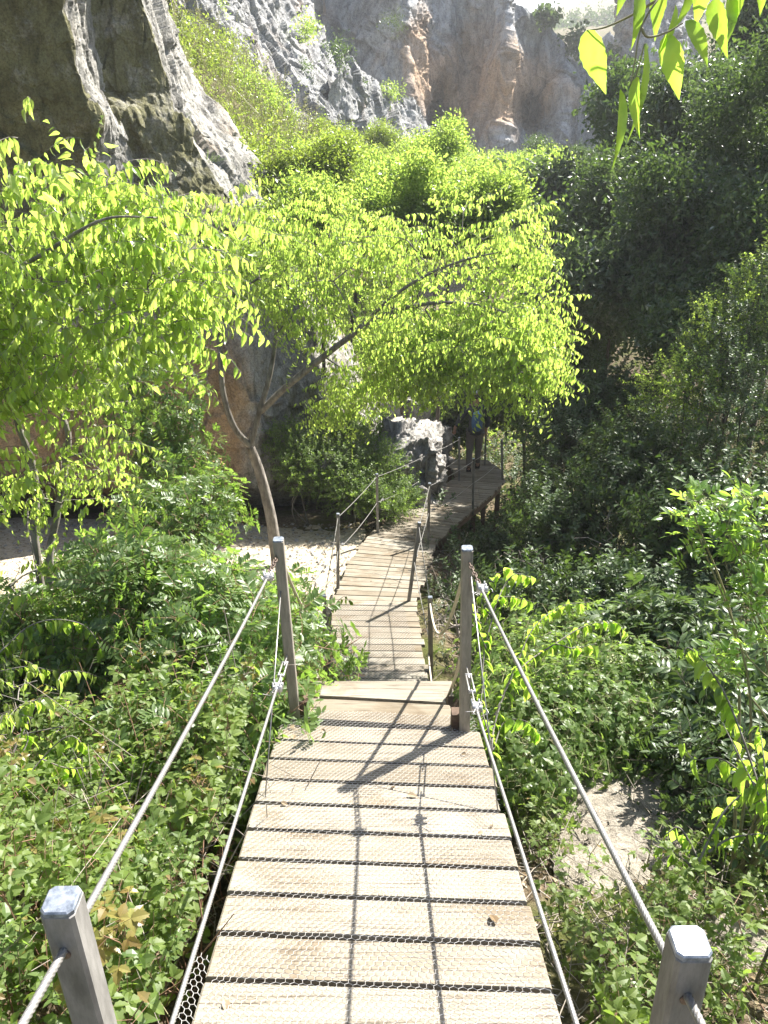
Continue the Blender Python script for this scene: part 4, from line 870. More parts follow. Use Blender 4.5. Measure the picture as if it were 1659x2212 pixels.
def WB(x, y, z, r, rz=None): return (np.array([x, y, z]), (r, r, rz or r))
for x, y, z, r, lb in ((7.6, 12.2, 1.3, 2.0, 'unseen tall tree added beyond the right edge to shade the hollow'), (9.8, 9.6, 1.0, 2.2, 'second unseen tree added beyond the right edge to shade the hollow')):  # added out of view only to cast shade on the right bank
    g0 = gpt(x, y); bl = [WB(x + rng.normal(0, r * .35), y + rng.normal(0, r * .35), z + rng.normal(0, r * .3), r * .7) for _ in range(6)]
    tree('broadleaf_tree', lb, 'tree', [([g0, g0 * .5 + np.array([x, y, z]) * .5 + [.2, 0, 0], np.array([x, y, z])], [.11, .09, .04])], bl, 50, 280 if x < 8 else 1000, 'far', 'dark', 'bark_d', 'bark_d', 'shaded trees on the right bank', (1., 1.5), .007, .3, .4, .8, int(x * 10), 4, .25)
sp = [gpt(*P(-60, 2000, 3.6)[:2]), P(-20, 1800, 3.7), P(20, 1650, 3.8), P(60, 1560, 3.9)]
tree('hackberry_sapling', 'lime green hackberry sapling rising from the brambles at the left edge', 'tree', [(sp, [.014, .011, .008, .005])], [B(30, 1540, 3.9, .2, .3, .16), B(110, 1600, 3.7, .18, .25, .12), B(60, 1720, 3.6, .2, .3, .16), B(170, 1760, 3.5, .14, .2, .12), B(20, 1880, 3.4, .16, .2, .14)], 40, 90, 'hack', 'hack', scl=(.55, .85), tip=.002, shell=.1, gap=.7, gs=2, seed=19)
sp = [gpt(*P(-90, 1500, 5.2)[:2]), P(-40, 1420, 5.2), P(30, 1380, 5.2)]
tree('hackberry_sapling', 'airy young hackberry in front of the thin stems at the left edge', 'tree', [(sp, [.014, .011, .006])], [B(40, 1380, 5.2, .3, .3, .16), B(150, 1420, 5.0, .22, .25, .14), B(30, 1270, 5.4, .25, .3, .16), B(190, 1330, 5.2, .16, .3, .12), B(120, 1040, 6.0, .3, .3, .2), B(220, 980, 5.8, .16, .3, .2)], 50, 110, 'hack', 'hack', scl=(.6, .9), tip=.002, shell=.1, gap=.7, gs=2, seed=21)
# spring-green woods further down the gorge
gw = 'spring green trees down the gorge'
def wood(px, py, d, rad, label, kind='far', leaf='mid', ns=900, group=gw, squash=.75, bark='bark_d', nm='broadleaf_tree', scl=(.9, 1.3), seed=None, gap=.55, nb=40):
    c = P(px, py, d); g0 = gpt(c[0] + rng.normal(0, .3), c[1] + .3); seed = seed or int(px + py)
    bl = [(c + np.array([rng.normal(0, rad * .52), rng.normal(0, rad * .42), rng.normal(0, rad * .33)]), (rad * rng.uniform(.25, .55), rad * rng.uniform(.25, .55), rad * squash * rng.uniform(.22, .5))) for _ in range(13)] + [(c - [0, 0, rad * .2], (rad * .6, rad * .6, rad * squash * .5))]
    lean = np.array([rng.normal(0, .2), rng.normal(0, .2), 0]); hero = [([g0, g0 * .6 + c * .4 + lean, c * .9 + g0 * .1], [rad * .05, rad * .04, rad * .02])]
    return tree(nm, label, 'tree', hero, bl, nb, ns, kind, leaf, 'bark_d', bark, group, scl, .006, .35, gap, 1. / max(rad, 1) * 1.6, seed, 4, rad * .12)
wl = [(600, 395, 16, 1.1, 'bright tree right against the toe of the near cliff', 'yell'), (700, 400, 19, 1.3, 'yellow green tree below the sunlit grey fin', 'mid'), (800, 405, 20, 1.4, 'round spring green tree in the middle of the gorge', 'mid'),
      (830, 450, 15, 1.0, 'low bright tree just behind the leaning hackberry', 'mid'), (930, 415, 21, 1.4, 'spring green tree below the first cliff hollow', 'mid'), (1050, 415, 23, 1.5, 'leafy tree under the middle of the back wall', 'mid'),
      (1150, 410, 26, 1.7, 'green tree under the second cliff hollow', 'mid'), (980, 460, 15, 1.0, 'shrubby tree peeping over the leaning crown', 'mid'), (690, 455, 14, 1.0, 'leafy tree behind the top of the leaning crown', 'mid'),
      (720, 355, 27, 1.5, 'pale tree at the foot of the sunlit fin', 'yell'), (820, 365, 30, 1.6, 'distant tree beside the grey rock spur', 'yell'), (1150, 385, 40, 2.3, 'distant tree standing against the back wall', 'mid'),
      (960, 385, 36, 1.9, 'distant round tree under the ochre streaks', 'mid'), (1060, 388, 42, 2.3, 'farthest spring green tree below the lit rib of the back wall', 'mid'), (890, 380, 34, 1.7, 'small distant tree at the tip of the grey spur', 'mid'), (1235, 370, 34, 2.0, 'darker tree at the right end of the back wall', 'dark')]
for px, py, d, rad, lb, lf in wl: wood(px, py, d, rad, lb, 'far', lf, int(1300 + rad * 1000), seed=int(px * 3 + d), scl=(.55, .95))
# dark woods on the shaded right bank
gd = 'shaded trees on the right bank'
dl_ = [(1300, 470, 22, 1.5, 'dark tree where the sunlit wood meets the shaded bank'), (1400, 440, 19, 1.5, 'tall shaded tree behind the hanging leaves'), (1570, 350, 15, 1.5, 'tall shaded tree in the upper right corner'), (1690, 130, 17, 1.6, 'topmost dark tree crown at the right frame edge'),
       (1500, 320, 21, 1.8, 'shaded tree reaching up beside the rock pillar'), (1330, 620, 17, 1.3, 'black green tree above the dark hollow'), (1480, 560, 14, 1.3, 'grey green shaded tree in the middle of the right bank'), (1640, 520, 12, 1.2, 'dark leafy tree by the right edge above the sunlit spray'),
       (1260, 570, 20, 1.4, 'dark tree behind the tip of the leaning hackberry'), (1760, 320, 13, 1.8, 'dark tree cut by the right frame edge'), (1560, 690, 12, 1.0, 'low dark tree over the black gap'),
       (1230, 700, 21, 1.3, 'very dark small tree beyond the walking person'), (1120, 820, 21, 1.2, 'dark bush tree behind the walking person'), (960, 830, 24, 1.4, 'dark tree behind the end of the walkway')]
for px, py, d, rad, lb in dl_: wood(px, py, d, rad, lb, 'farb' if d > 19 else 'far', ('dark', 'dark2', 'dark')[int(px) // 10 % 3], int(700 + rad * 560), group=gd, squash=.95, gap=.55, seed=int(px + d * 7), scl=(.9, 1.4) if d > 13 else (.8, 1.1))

# ------------------------------------------------------------------ bushes and undergrowth
def bush(name, label, blobs, ns, kind, leaf, stemm='bark', nb=40, scl=(.8, 1.2), shell=.3, gap=.5, gs=2., seed=1, group=None, cat='bush', tip=.0028, base=None, bark='bark', stems=3, droopout=None):
    c = np.mean([b_[0] for b_ in blobs], 0) if base is None else np.asarray(base); g0 = gpt(c[0], c[1], -.05); top = np.mean([b_[0] for b_ in blobs], 0)
    hero = []
    for k in range(stems):
        o = np.array([rng.normal(0, .08), rng.normal(0, .08), 0]); e = blobs[k % len(blobs)][0]; hero.append(([g0 + o * (k > 0), g0 * .5 + e * .5 + o * 2, e], [tip * 5, tip * 4, tip * 2]))
    return tree(name, label, cat, hero, blobs, nb, ns, kind, leaf, stemm, bark, group, scl, tip, shell, gap, gs, seed, 4, .08, 'foliage', 'stem')
gl = 'glossy leaved shrubs left of the walkways'
for (bl, ns, lb) in (
    ([B(430, 1420, 5.0, .5, .5, .38), B(300, 1330, 5.2, .4, .4, .35), B(540, 1500, 4.7, .35, .35, .3)], 620, 'broad glossy shrub in the middle left, the largest of them'),
    ([B(540, 1370, 5.9, .33, .4, .30), B(650, 1440, 5.4, .16, .3, .24)], 240, 'glossy shrub just behind the left second post'),
    ([B(440, 1125, 8.0, .36, .5, .2), B(350, 1130, 8.0, .34, .4, .2)], 230, 'glossy shrub in front of the hackberry trunk foot'),
    ([B(200, 1290, 7.0, .4, .5, .24), B(320, 1250, 6.8, .35, .4, .22)], 240, 'glossy shrub by the foot of the two thin stems'),
    ([B(600, 1610, 4.3, .10, .3, .2), B(500, 1640, 4.1, .24, .3, .24), B(400, 1700, 3.9, .28, .3, .22)], 280, 'glossy shrub crowding the edge of the upper ramp'),
    ([B(110, 1440, 5.2, .4, .4, .3), B(20, 1400, 5.5, .35, .4, .25)], 260, 'glossy shrub at the left frame edge above the brambles'),
    ([B(330, 900, 9.2, .38, .4, .45), B(380, 1000, 9.2, .4, .4, .3), B(280, 820, 9.2, .3, .4, .25)], 330, 'tall dark glossy shrub in front of the ochre overhang')):
    bush('glossy_shrub', lb, bl, int(ns * .66), 'lent', 'lent', 'stem_red', seed=int(bl[0][0][0] * -50) + 60, group=gl, scl=(.7, 1.15), gap=.74, gs=2.4)
gfb = 'small leaved grey green bushes at the foot of the cliff'
for bl, ns, lb in (([B(690, 1010, 13.8, .75, .5, .45), B(640, 960, 14, .5, .4, .35)], 900, 'grey green bush right of the hackberry trunk'), ([B(760, 1060, 13.6, .5, .4, .35), B(800, 1000, 14.2, .5, .4, .4)], 700, 'grey green bush against the rock by the bend'),
    ([B(800, 930, 15.6, .4, .4, .35), B(740, 940, 15.6, .4, .4, .4)], 450, 'bush growing over the top of the pale boulder'), ([B(870, 1070, 14.2, .35, .3, .22), B(830, 1090, 13.6, .3, .3, .2)], 420, 'low leafy bush between boulder and walkway'), ([B(940, 860, 17.5, .35, .4, .3)], 300, 'feathery pale bush behind the boulder')):
    bush('small_leaved_bush', lb, bl, ns, 'bush', 'small', 'bark', seed=int(bl[0][0][1] * 9), group=gfb, scl=(.8, 1.4), gap=.5, gs=2., nb=60)
bush('gully_shrub', 'dark round bush growing in the gully between the cliffs', [B(545, 215, 24, .8, .6, .6), B(510, 180, 24.5, .5, .5, .4), B(590, 250, 23.5, .6, .5, .5)], 900, 'far', 'mid', seed=5, gap=.5, gs=1, scl=(.6, .9))
bush('gully_shrub', 'small bush at the top edge beside the sunlit fin', [B(440, 30, 27, .6, .5, .7), B(470, 90, 27, .4, .4, .4)], 500, 'far', 'mid', seed=6, gap=.5, gs=1, scl=(.6, .9))
# right bank
gb = 'leafy bushes on the right bank'
for bl, ns, kind, lf, lb in (
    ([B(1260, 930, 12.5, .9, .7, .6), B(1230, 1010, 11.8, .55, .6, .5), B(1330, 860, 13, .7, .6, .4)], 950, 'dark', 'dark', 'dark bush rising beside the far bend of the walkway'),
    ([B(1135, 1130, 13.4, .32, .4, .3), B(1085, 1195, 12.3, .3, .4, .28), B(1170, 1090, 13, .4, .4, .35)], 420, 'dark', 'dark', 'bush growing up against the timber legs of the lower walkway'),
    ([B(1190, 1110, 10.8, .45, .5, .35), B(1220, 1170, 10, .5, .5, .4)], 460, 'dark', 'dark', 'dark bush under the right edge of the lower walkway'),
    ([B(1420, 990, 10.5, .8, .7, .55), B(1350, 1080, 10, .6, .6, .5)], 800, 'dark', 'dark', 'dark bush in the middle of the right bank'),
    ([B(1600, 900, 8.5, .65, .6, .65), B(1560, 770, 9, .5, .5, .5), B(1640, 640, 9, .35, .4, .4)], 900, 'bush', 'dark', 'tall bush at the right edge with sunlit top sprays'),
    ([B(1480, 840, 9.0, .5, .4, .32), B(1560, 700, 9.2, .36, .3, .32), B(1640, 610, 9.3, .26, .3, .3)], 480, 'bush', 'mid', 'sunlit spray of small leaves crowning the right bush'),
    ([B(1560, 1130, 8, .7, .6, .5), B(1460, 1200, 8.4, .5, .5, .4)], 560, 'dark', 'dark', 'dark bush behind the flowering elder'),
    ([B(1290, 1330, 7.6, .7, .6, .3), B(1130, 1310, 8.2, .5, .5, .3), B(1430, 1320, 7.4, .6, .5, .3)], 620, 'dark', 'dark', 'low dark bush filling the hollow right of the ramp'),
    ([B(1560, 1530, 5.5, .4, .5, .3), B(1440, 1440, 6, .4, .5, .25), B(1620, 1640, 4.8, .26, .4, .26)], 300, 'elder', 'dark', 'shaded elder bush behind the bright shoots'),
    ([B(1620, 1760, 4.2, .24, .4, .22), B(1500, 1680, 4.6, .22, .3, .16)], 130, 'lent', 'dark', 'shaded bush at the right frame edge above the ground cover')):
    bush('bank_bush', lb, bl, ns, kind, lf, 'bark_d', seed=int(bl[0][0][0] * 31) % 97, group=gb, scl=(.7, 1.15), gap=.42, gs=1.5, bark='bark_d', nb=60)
for bl, ns, lb in (([B(1150, 1500, 5.6, .42, .5, .2), B(1250, 1440, 6.2, .5, .5, .22)], 420, 'sunlit herb clump below the slanting upper cable'), ([B(1230, 1590, 5.0, .42, .4, .2), B(1130, 1640, 4.6, .3, .4, .2)], 420, 'bright herb clump right beside the ramp edge'),
                   ([B(1360, 1540, 5.3, .35, .4, .2)], 200, 'leafy herb clump under the elder shoots')):
    bush('herb_clump', lb, bl, ns, 'herb', 'small', 'stem', seed=int(bl[0][0][1] * 17), group='leafy herb clumps right of the ramp', scl=(.9, 1.5), gap=.4, gs=3, nb=30, cat='plant', tip=.0018)

def shoot(name, label, stems, leafk, leafmat_, stemm, group=None, cat='shoot', leaf=None, dens=26, r=.004, side=1.):
    """slender shoots with hanging leaves set alternately along them; stems: lists of (px,py,d)"""
    base = P(*stems[0][0]); g0 = gpt(base[0], base[1], -.05); o = thing(name, g0, label, cat, group); ms = MB(); ml = MB()
    for k, st in enumerate(stems):
        pts = [P(*q) for q in st]
        if k == 0: pts = [g0] + pts
        c = curve(pts, 8); tube(ms, c, np.linspace(r * (1.8 if k == 0 else 1), r * .35, len(c)), 5, 0, cap=False)
        L_ = np.concatenate([[0], np.cumsum(np.linalg.norm(np.diff(c, axis=0), axis=1))]); n = int(L_[-1] * dens)
        for i in range(n):
            u = L_[-1] * (i + .5) / n
            if k == 0 and u < L_[-1] * .45: continue
            p = np.array([np.interp(u, L_, c[:, q]) for q in range(3)]); tg = np.array([np.interp(min(u + .02, L_[-1]), L_, c[:, q]) for q in range(3)]) - p; tg /= np.linalg.norm(tg) + 1e-9
            sd = np.cross(tg, [0, 0, 1.]); sd /= np.linalg.norm(sd) + 1e-6; s = 1 if i % 2 else -1
            d = sd * s * side * random.uniform(.3, 1.) + tg * random.uniform(.1, .5) + np.array([0, 0, -random.uniform(.7, 1.5)])
            for _ in range(random.choice((1, 2, 2, 3))):
                put(ml, leaf, p + rv(1, .006)[0], [d + rv(1, .2)[0]], [sd * s * .8 + tg + np.array([0, 0, .5]) + rv(1, .35)[0]], random.uniform(.6, 1.1))
    part('stem', ms, M[stemm], o, org=g0); part('foliage', ml, M[leafmat_], o, smooth=False); return o
LS = leafT(.085, .04, 5, .4, .3, tail=.25)
gs_ = 'young hackberry shoots right of the ramp'
shoot('hackberry_shoot', 'bright shoot standing behind the right second post', [[(1040, 1560, 4.4), (1045, 1420, 4.5), (1068, 1320, 4.6), (1090, 1265, 4.7), (1115, 1240, 4.7), (1155, 1250, 4.7)], [(1050, 1400, 4.5), (1025, 1340, 4.5), (1015, 1290, 4.5), (995, 1340, 4.5)], [(1080, 1290, 4.6), (1110, 1290, 4.6), (1150, 1300, 4.6)], [(1060, 1330, 4.6), (1040, 1300, 4.6), (1060, 1260, 4.6), (1100, 1225, 4.6)]], 'x', 'hackn', 'bark', gs_, leaf=LS, dens=38)
shoot('hackberry_shoot', 'long arching shoot reaching right over the herbs', [[(1065, 1560, 4.3), (1120, 1450, 4.5), (1200, 1390, 4.7), (1270, 1350, 4.8), (1330, 1345, 4.8), (1355, 1370, 4.8)], [(1100, 1480, 4.4), (1150, 1360, 4.6), (1215, 1310, 4.7), (1275, 1300, 4.7)], [(1200, 1390, 4.7), (1240, 1400, 4.7), (1290, 1390, 4.7)]], 'x', 'hackn', 'bark', gs_, leaf=LS, dens=34)
shoot('hackberry_shoot', 'leafy shoot crowding the ramp edge by the turnbuckle', [[(1060, 1640, 4.0), (1070, 1560, 4.1), (1100, 1470, 4.2), (1120, 1440, 4.2), (1150, 1500, 4.1)], [(1065, 1620, 4.0), (1090, 1560, 4.1), (1140, 1560, 4.), (1165, 1600, 4.)], [(1060, 1600, 4.), (1040, 1520, 4.1), (1050, 1450, 4.2)]], 'x', 'hackn', 'bark', gs_, leaf=LS, dens=36)
shoot('hackberry_shoot', 'bright shoot arching down at the right frame edge', [[(1700, 1900, 2.9), (1640, 1700, 3.1), (1580, 1530, 3.2), (1530, 1440, 3.2), (1490, 1400, 3.2), (1475, 1410, 3.2)], [(1640, 1700, 3.1), (1560, 1640, 3.1), (1500, 1640, 3.1), (1470, 1600, 3.1)], [(1650, 1740, 3.), (1600, 1640, 3.), (1560, 1560, 3.1)], [(1660, 1760, 3.), (1650, 1640, 3.), (1640, 1560, 3.1)]], 'x', 'hackn', 'bark', gs_, leaf=LS, dens=32)
shoot('hackberry_shoot', 'low bright shoot on a bent grey stem near the pale slabs', [[(1540, 1980, 3.5), (1500, 1880, 3.6), (1450, 1840, 3.6), (1420, 1830, 3.6)], [(1500, 1880, 3.6), (1560, 1760, 3.6), (1620, 1700, 3.6)], [(1510, 1860, 3.6), (1470, 1790, 3.6), (1440, 1800, 3.6)], [(1530, 1840, 3.6), (1580, 1810, 3.6), (1650, 1800, 3.6)]], 'x', 'hackn', 'bark', gs_, leaf=LS, dens=30, r=.007)
gsl = 'young hackberry shoots at the left frame edge'
shoot('hackberry_shoot', 'drooping shoot at the left frame edge among the brambles', [[(-60, 1900, 3.3), (20, 1740, 3.5), (90, 1640, 3.6), (150, 1590, 3.6), (190, 1620, 3.6)], [(20, 1740, 3.5), (60, 1760, 3.4), (120, 1740, 3.4), (180, 1790, 3.4)], [(0, 1700, 3.5), (60, 1600, 3.6), (40, 1540, 3.6), (100, 1500, 3.6)], [(90, 1640, 3.6), (150, 1660, 3.5), (220, 1650, 3.5)]], 'x', 'hackn', 'bark', gsl, leaf=LS, dens=34)
shoot('hackberry_shoot', 'higher shoot hanging beside the thin stems', [[(-40, 1500, 4.4), (30, 1380, 4.6), (100, 1340, 4.6), (180, 1350, 4.6), (220, 1400, 4.6)], [(0, 1450, 4.5), (60, 1440, 4.5), (120, 1450, 4.5)], [(-20, 1400, 4.5), (20, 1300, 4.6), (60, 1280, 4.6)]], 'x', 'hackn', 'bark', gsl, leaf=LS, dens=34)
shoot('hackberry_shoot', 'small twig of leaves leaning over the lower walkway edge', [[(700, 1420, 7.9), (712, 1330, 7.9), (740, 1290, 7.9), (755, 1300, 7.8)]], 'x', 'hackn', 'bark', None, leaf=LS, dens=24)
# flowering elder
def elder():
    base = P(1700, 1500, 3.3); g0 = gpt(base[0], base[1]); o = thing('elder_bush', g0, 'sunlit elder with flat pale green flower heads at the right edge', 'bush'); ms = MB(); ml = MB()
    tips = [(1545, 1090, 3.3), (1612, 1075, 3.3), (1490, 1085, 3.35), (1570, 1150, 3.3), (1640, 1140, 3.25), (1600, 1210, 3.3), (1650, 1240, 3.3), (1620, 1300, 3.3), (1660, 1360, 3.2), (1600, 1400, 3.4), (1540, 1420, 3.5), (1500, 1130, 3.4)]
    for t in tips:
        e = P(*t); c = curve([g0, g0 * .45 + e * .55 + rv(1, .06)[0] + np.array([.25, 0, .1]), e], 8); tube(ms, c, np.linspace(.009, .003, len(c)), 5, cap=False)
        for _ in range(2): scatter(ml, 'elder', [e - np.array([0, 0, .14]) + rv(1, .03)[0]], scl=(.45, .7), tilt=.4)
    part('stem', ms, M['stem'], o, org=g0); part('foliage', ml, [M['elder'], M['stem']], o, smooth=False)
    for t in ((1612, 1070, 3.3), (1545, 1085, 3.32), (1500, 1078, 3.36), (1265, 0, 0)):
        if t[2] == 0: continue
        mb = MB(); c = P(*t)
        for k in range(90):
            a = random.uniform(0, 6.28); r = .052 * math.sqrt(random.random()); p = c + np.array([math.cos(a) * r, math.sin(a) * r, .012 * random.random()])
            put(mb, leafLo(.009, .009), p, rv(1), rv(1) * .3 + np.array([0, 0, 1.]), 1.)
            if k % 6 == 0: tube(mb, [c - np.array([0, 0, .05]), p], .0009, 3, 1, cap=False)
        part('flower_head', mb, [M['umbel'], M['stem']], o, smooth=False)
elder()
gfl = 'pale flower heads among the right hand undergrowth'
for px, py, d, lb in ((1265, 1490, 5.2, 'pale flower head nearest the slanting cable'), (1230, 1440, 5.4, 'small pale flower head behind another'), (1325, 1425, 5.2, 'flower head under the long arching shoot'), (1352, 1560, 5, 'flower head in shade beside the bent shoots'), (1265, 1600, 4.8, 'low flower head above the pale slabs')):
    c = P(px, py, d); mb = MB(); g0 = gpt(c[0], c[1]); o = thing('flowering_stem', g0, lb, 'flower', gfl); tube(mb, curve([g0, (g0 + c) / 2 + rv(1, .04)[0], c - np.array([0, 0, .03])], 5), .003, 4); part('stem', mb, M['stem'], o, org=g0)
    mb = MB()
    for k in range(110): a = random.uniform(0, 6.28); r = .07 * math.sqrt(random.random()); put(mb, leafLo(.012, .012), c + np.array([math.cos(a) * r, math.sin(a) * r, .02 * random.random()]), rv(1), rv(1) * .3 + np.array([0, 0, 1.]), 1.)
    part('flower_head', mb, M['umbel'], o, smooth=False)
# dead branching shrub in the shade
def deadbush(px, py, d, label, s=1.):
    c = P(px, py, d); g0 = gpt(c[0], c[1]); tg, _ = inblobs([(c, (.8 * s, .5 * s, .45 * s))], 90, .3); nd, pa, mr = skeleton([([g0, g0 * .5 + c * .5, c * .8 + g0 * .2], [.02, .016, .01])], tg, .2, .35)
    mb = MB(); limbs(mb, nd, pa, mr, .0035, 4); o = part('dead_shrub', mb, M['deadwood'], org=g0); tag(o, label, 'dead shrub', 'bare dead shrubs in the hollow')
deadbush(1400, 1170, 8.6, 'bare grey tangle of dead branches in front of the dark bank'); deadbush(1130, 1230, 8.8, 'leafless twigs beside the lower walkway', .6); deadbush(1000, 1330, 7.4, 'dry twigs under the right side of the lower walkway', .5)

# ground cover nobody could count
def cover(name, label, kind, leaf, stemm, xr, yr, n, hgt, keep=None, scl=(.8, 1.2), low=.25, seed=0, tilt=.4):
    x = rng.uniform(*xr, n); y = rng.uniform(*yr, n); m = fbm(np.stack([x * 1.1, y * 1.1, x * 0], -1), 3, seed) > -.45
    if keep is not None: m &= keep(x, y)
    x, y = x[m], y[m]; hh_ = hgt(x, y) if callable(hgt) else hgt; lump = 1 + .35 * fbm(np.stack([x * 1.8, y * 1.8, x * 0 + 3], -1), 2, seed + 1)
    z = H(x, y) + hh_ * lump * (low + (1 - low) * rng.uniform(0, 1, len(x)) ** .6)
    mb = MB(); scatter(mb, kind, np.stack([x, y, z], -1), scl=scl, tilt=tilt); o = part(name, mb, [M[leaf], M[stemm]], smooth=False); return tag(o, label, name.split('_')[0], kind='stuff')
edge1 = lambda y: .53 + 0 * y
def clear(x, y):
    m = ~((np.abs(x + .02) < .60) & (y < 3.6)) & ~((np.abs(x - .05) < .62) & (y < 9.5))
    for a, b_, r in ROCKS: m &= ((x - a) ** 2 + (y - b_) ** 2 > (r * .95) ** 2) | (rng.random(len(x)) < .06)
    return m
cover('bramble_thicket', 'tangled bramble leaves covering the bank left of the ramp', 'bram', 'bram', 'stem_red', (-3.4, -.56), (.2, 4.2), 3500, lambda x, y: .70 + .12 * sstep(-x, .6, 1.4) - .1 * sstep(y, 2.5, 4) + .22 * vnoise(np.stack([x * 1.6, y * 1.6, x * 0], -1), 77), lambda x, y: clear(x, y) & (vnoise(np.stack([x * 2.6, y * 2.6, x * 0], -1), 78) > -.55), scl=(.42, .86), seed=2)
cover('young_brambles', 'reddish and yellow young leaves dotted over the brambles', 'bram', 'young', 'stem_red', (-3.2, -.6), (.3, 4.5), 150, .85, clear, scl=(.4, .7), low=.8, seed=33)
cover('bramble_undergrowth', 'lower leafy undergrowth on the left slope beyond the brambles', 'herb', 'bram', 'stem', (-5.5, -.6), (3.2, 7.6), 2600, .32, clear, scl=(.9, 1.6), seed=3)
cover('small_weeds', 'fine leaved weeds mixed into the brambles on the left', 'bush', 'small', 'stem', (-3.4, -.56), (.2, 5.5), 2600, .74, clear, scl=(.7, 1.3), seed=12)
cover('herb_cover', 'low green herbs over the sunlit bank right of the ramp', 'herb', 'bram', 'stem', (.5, 3.6), (.2, 6.8), 2000, .12, clear, scl=(.5, 1.1), seed=4)
cover('weed_cover', 'fine leaved weeds over the sunlit bank right of the ramp', 'bush', 'small', 'stem', (.5, 3.6), (.2, 6.8), 1500, .13, clear, scl=(.5, 1.0), seed=14)
cover('bramble_cover', 'bramble leaves creeping along the right edge of the ramp', 'bram', 'bram', 'stem_red', (.5, .85), (.2, 3.6), 110, .25, clear, scl=(.55, .85), seed=5)
cover('bramble_cover', 'bramble leaves at the lower right among twigs', 'bram', 'bram', 'stem_red', (1.0, 2.6), (.2, 2.4), 110, .14, clear, scl=(.6, 1.0), seed=6)
cover('dry_grass', 'dry straw coloured grass stems on the right bank', 'fine', 'grass', 'grass', (.5, 3.4), (.2, 6), 700, .06, clear, scl=(.4, .8), seed=16, tilt=1.2)
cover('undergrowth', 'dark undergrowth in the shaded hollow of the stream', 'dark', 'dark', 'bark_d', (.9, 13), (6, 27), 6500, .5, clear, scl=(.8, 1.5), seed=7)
cover('undergrowth', 'leafy undergrowth on the gorge floor beyond the walkway', 'far', 'mid', 'bark_d', (-9, 8), (15, 45), 5200, 1.1, lambda x, y: ~((x > -1.2) & (y < 25)), scl=(.9, 1.7), seed=8)
cover('path_weeds', 'small weeds fringing the sandy path', 'fine', 'small', 'stem', (-5, -.7), (7.2, 9.2), 900, .16, clear, seed=9)
def onverts(name, label, verts, n, kind, leaf, stemm, scl, lift=.1, sd=.2, keep=None):
    v = verts[rng.integers(0, len(verts), n)] + rv(n, sd)
    if keep is not None: v = v[keep(v)]
    v[:, 2] += lift; mb = MB(); scatter(mb, kind, v, scl=scl); o = part(name, mb, [M[leaf], M[stemm]], smooth=False); tag(o, label, name.split('_')[0], kind='stuff')
onverts('gully_vegetation', 'yellow green shrubs and grass filling the gully between the cliffs', slopev, 5000, 'far', 'yell', 'grass', (.7, 1.2), .1, .22, keep=lambda v: fbm(v * .7, 3, 5) > -.25)
onverts('gully_grass', 'dry tufts along the near cliff ridge', slopev, 1400, 'fine', 'grass', 'grass', (2., 4.), .1, .3)
hx = CX + F * hillv[:, 0] / (hillv[:, 1] * CP - hillv[:, 2] * SP)
onverts('hill_scrub', 'round scrub bushes dotting the far hill', hillv[(hx > 1040) & (hx < 1560)], 4200, 'farx', 'scrub', 'bark_d', (.7, 1.4), .4, .8)
# litter and fallen twigs
mb = MB(); n = 3200; x = rng.uniform(.55, 3.2, n); y = rng.uniform(.2, 6, n); z = H(x, y) + rng.uniform(.005, .10, n); a = rng.uniform(0, 6.28, n); l = rng.uniform(.05, .35, n)
for i in range(n): d = np.array([math.cos(a[i]), math.sin(a[i]), rng.normal(0, .15)]) * l[i]; p = np.array([x[i], y[i], z[i]]); tube(mb, [p, p + d * .5 + rv(1, .01)[0], p + d], [.003, .0025, .0015], 3, cap=False)
o = part('fallen_twigs', mb, M['deadwood']); tag(o, 'dry fallen twigs strewn over the bank right of the ramp', 'twigs', kind='stuff')
mb = MB(); n = 5000; x = rng.uniform(.55, 4, n); y = rng.uniform(.2, 7, n); put(mb, leafT(.04, .022, 3, .3, .3), np.stack([x, y, H(x, y) + .012], -1), rv(n) * np.array([1, 1, .2]), rv(n, .4) + np.array([0, 0, 1.]), rng.uniform(.5, 1.2, n))
o = part('leaf_litter', mb, M['litter'], smooth=False); tag(o, 'fallen dry leaves on the ground right of the ramp', 'litter', kind='stuff')
mb = MB(); n = 900
for i in range(n):
    x = rng.uniform(-3, -.6); y = rng.uniform(.3, 4.4); p = np.array([x, y, float(H(x, y))]); e = p + np.array([rng.normal(0, .2), rng.normal(0, .2), rng.uniform(.25, .8)]); tube(mb, curve([p, (p + e) / 2 + rv(1, .05)[0], e + rv(1, .1)[0]], 3), [.003] * 6 + [.0015], 4, cap=False)
o = part('bramble_canes', mb, M['stem_red']); tag(o, 'thin reddish canes tangled under the bramble leaves', 'canes', kind='stuff')
cover('stream_bank_weeds', 'scrappy weeds along the shaded right edge of the lower walkway', 'bush', 'dark2', 'bark_d', (.55, 1.7), (5, 11.5), 420, .22, None, scl=(.6, 1.2), seed=41)
mb = MB()
for i in range(500):
    x = rng.uniform(.55, 2.2); y = rng.uniform(5, 11.5); p = np.array([x, y, float(H(x, y)) + rng.uniform(0, .15)]); d = rv(1, .2)[0] * [1, 1, .5]; tube(mb, [p, p + d + rv(1, .02)[0], p + d * 2], [.005, .004, .002], 3, cap=False)
o = part('fallen_twigs', mb, M['deadwood']); tag(o, 'dry branches lying under the right side of the lower walkway', 'twigs', kind='stuff')
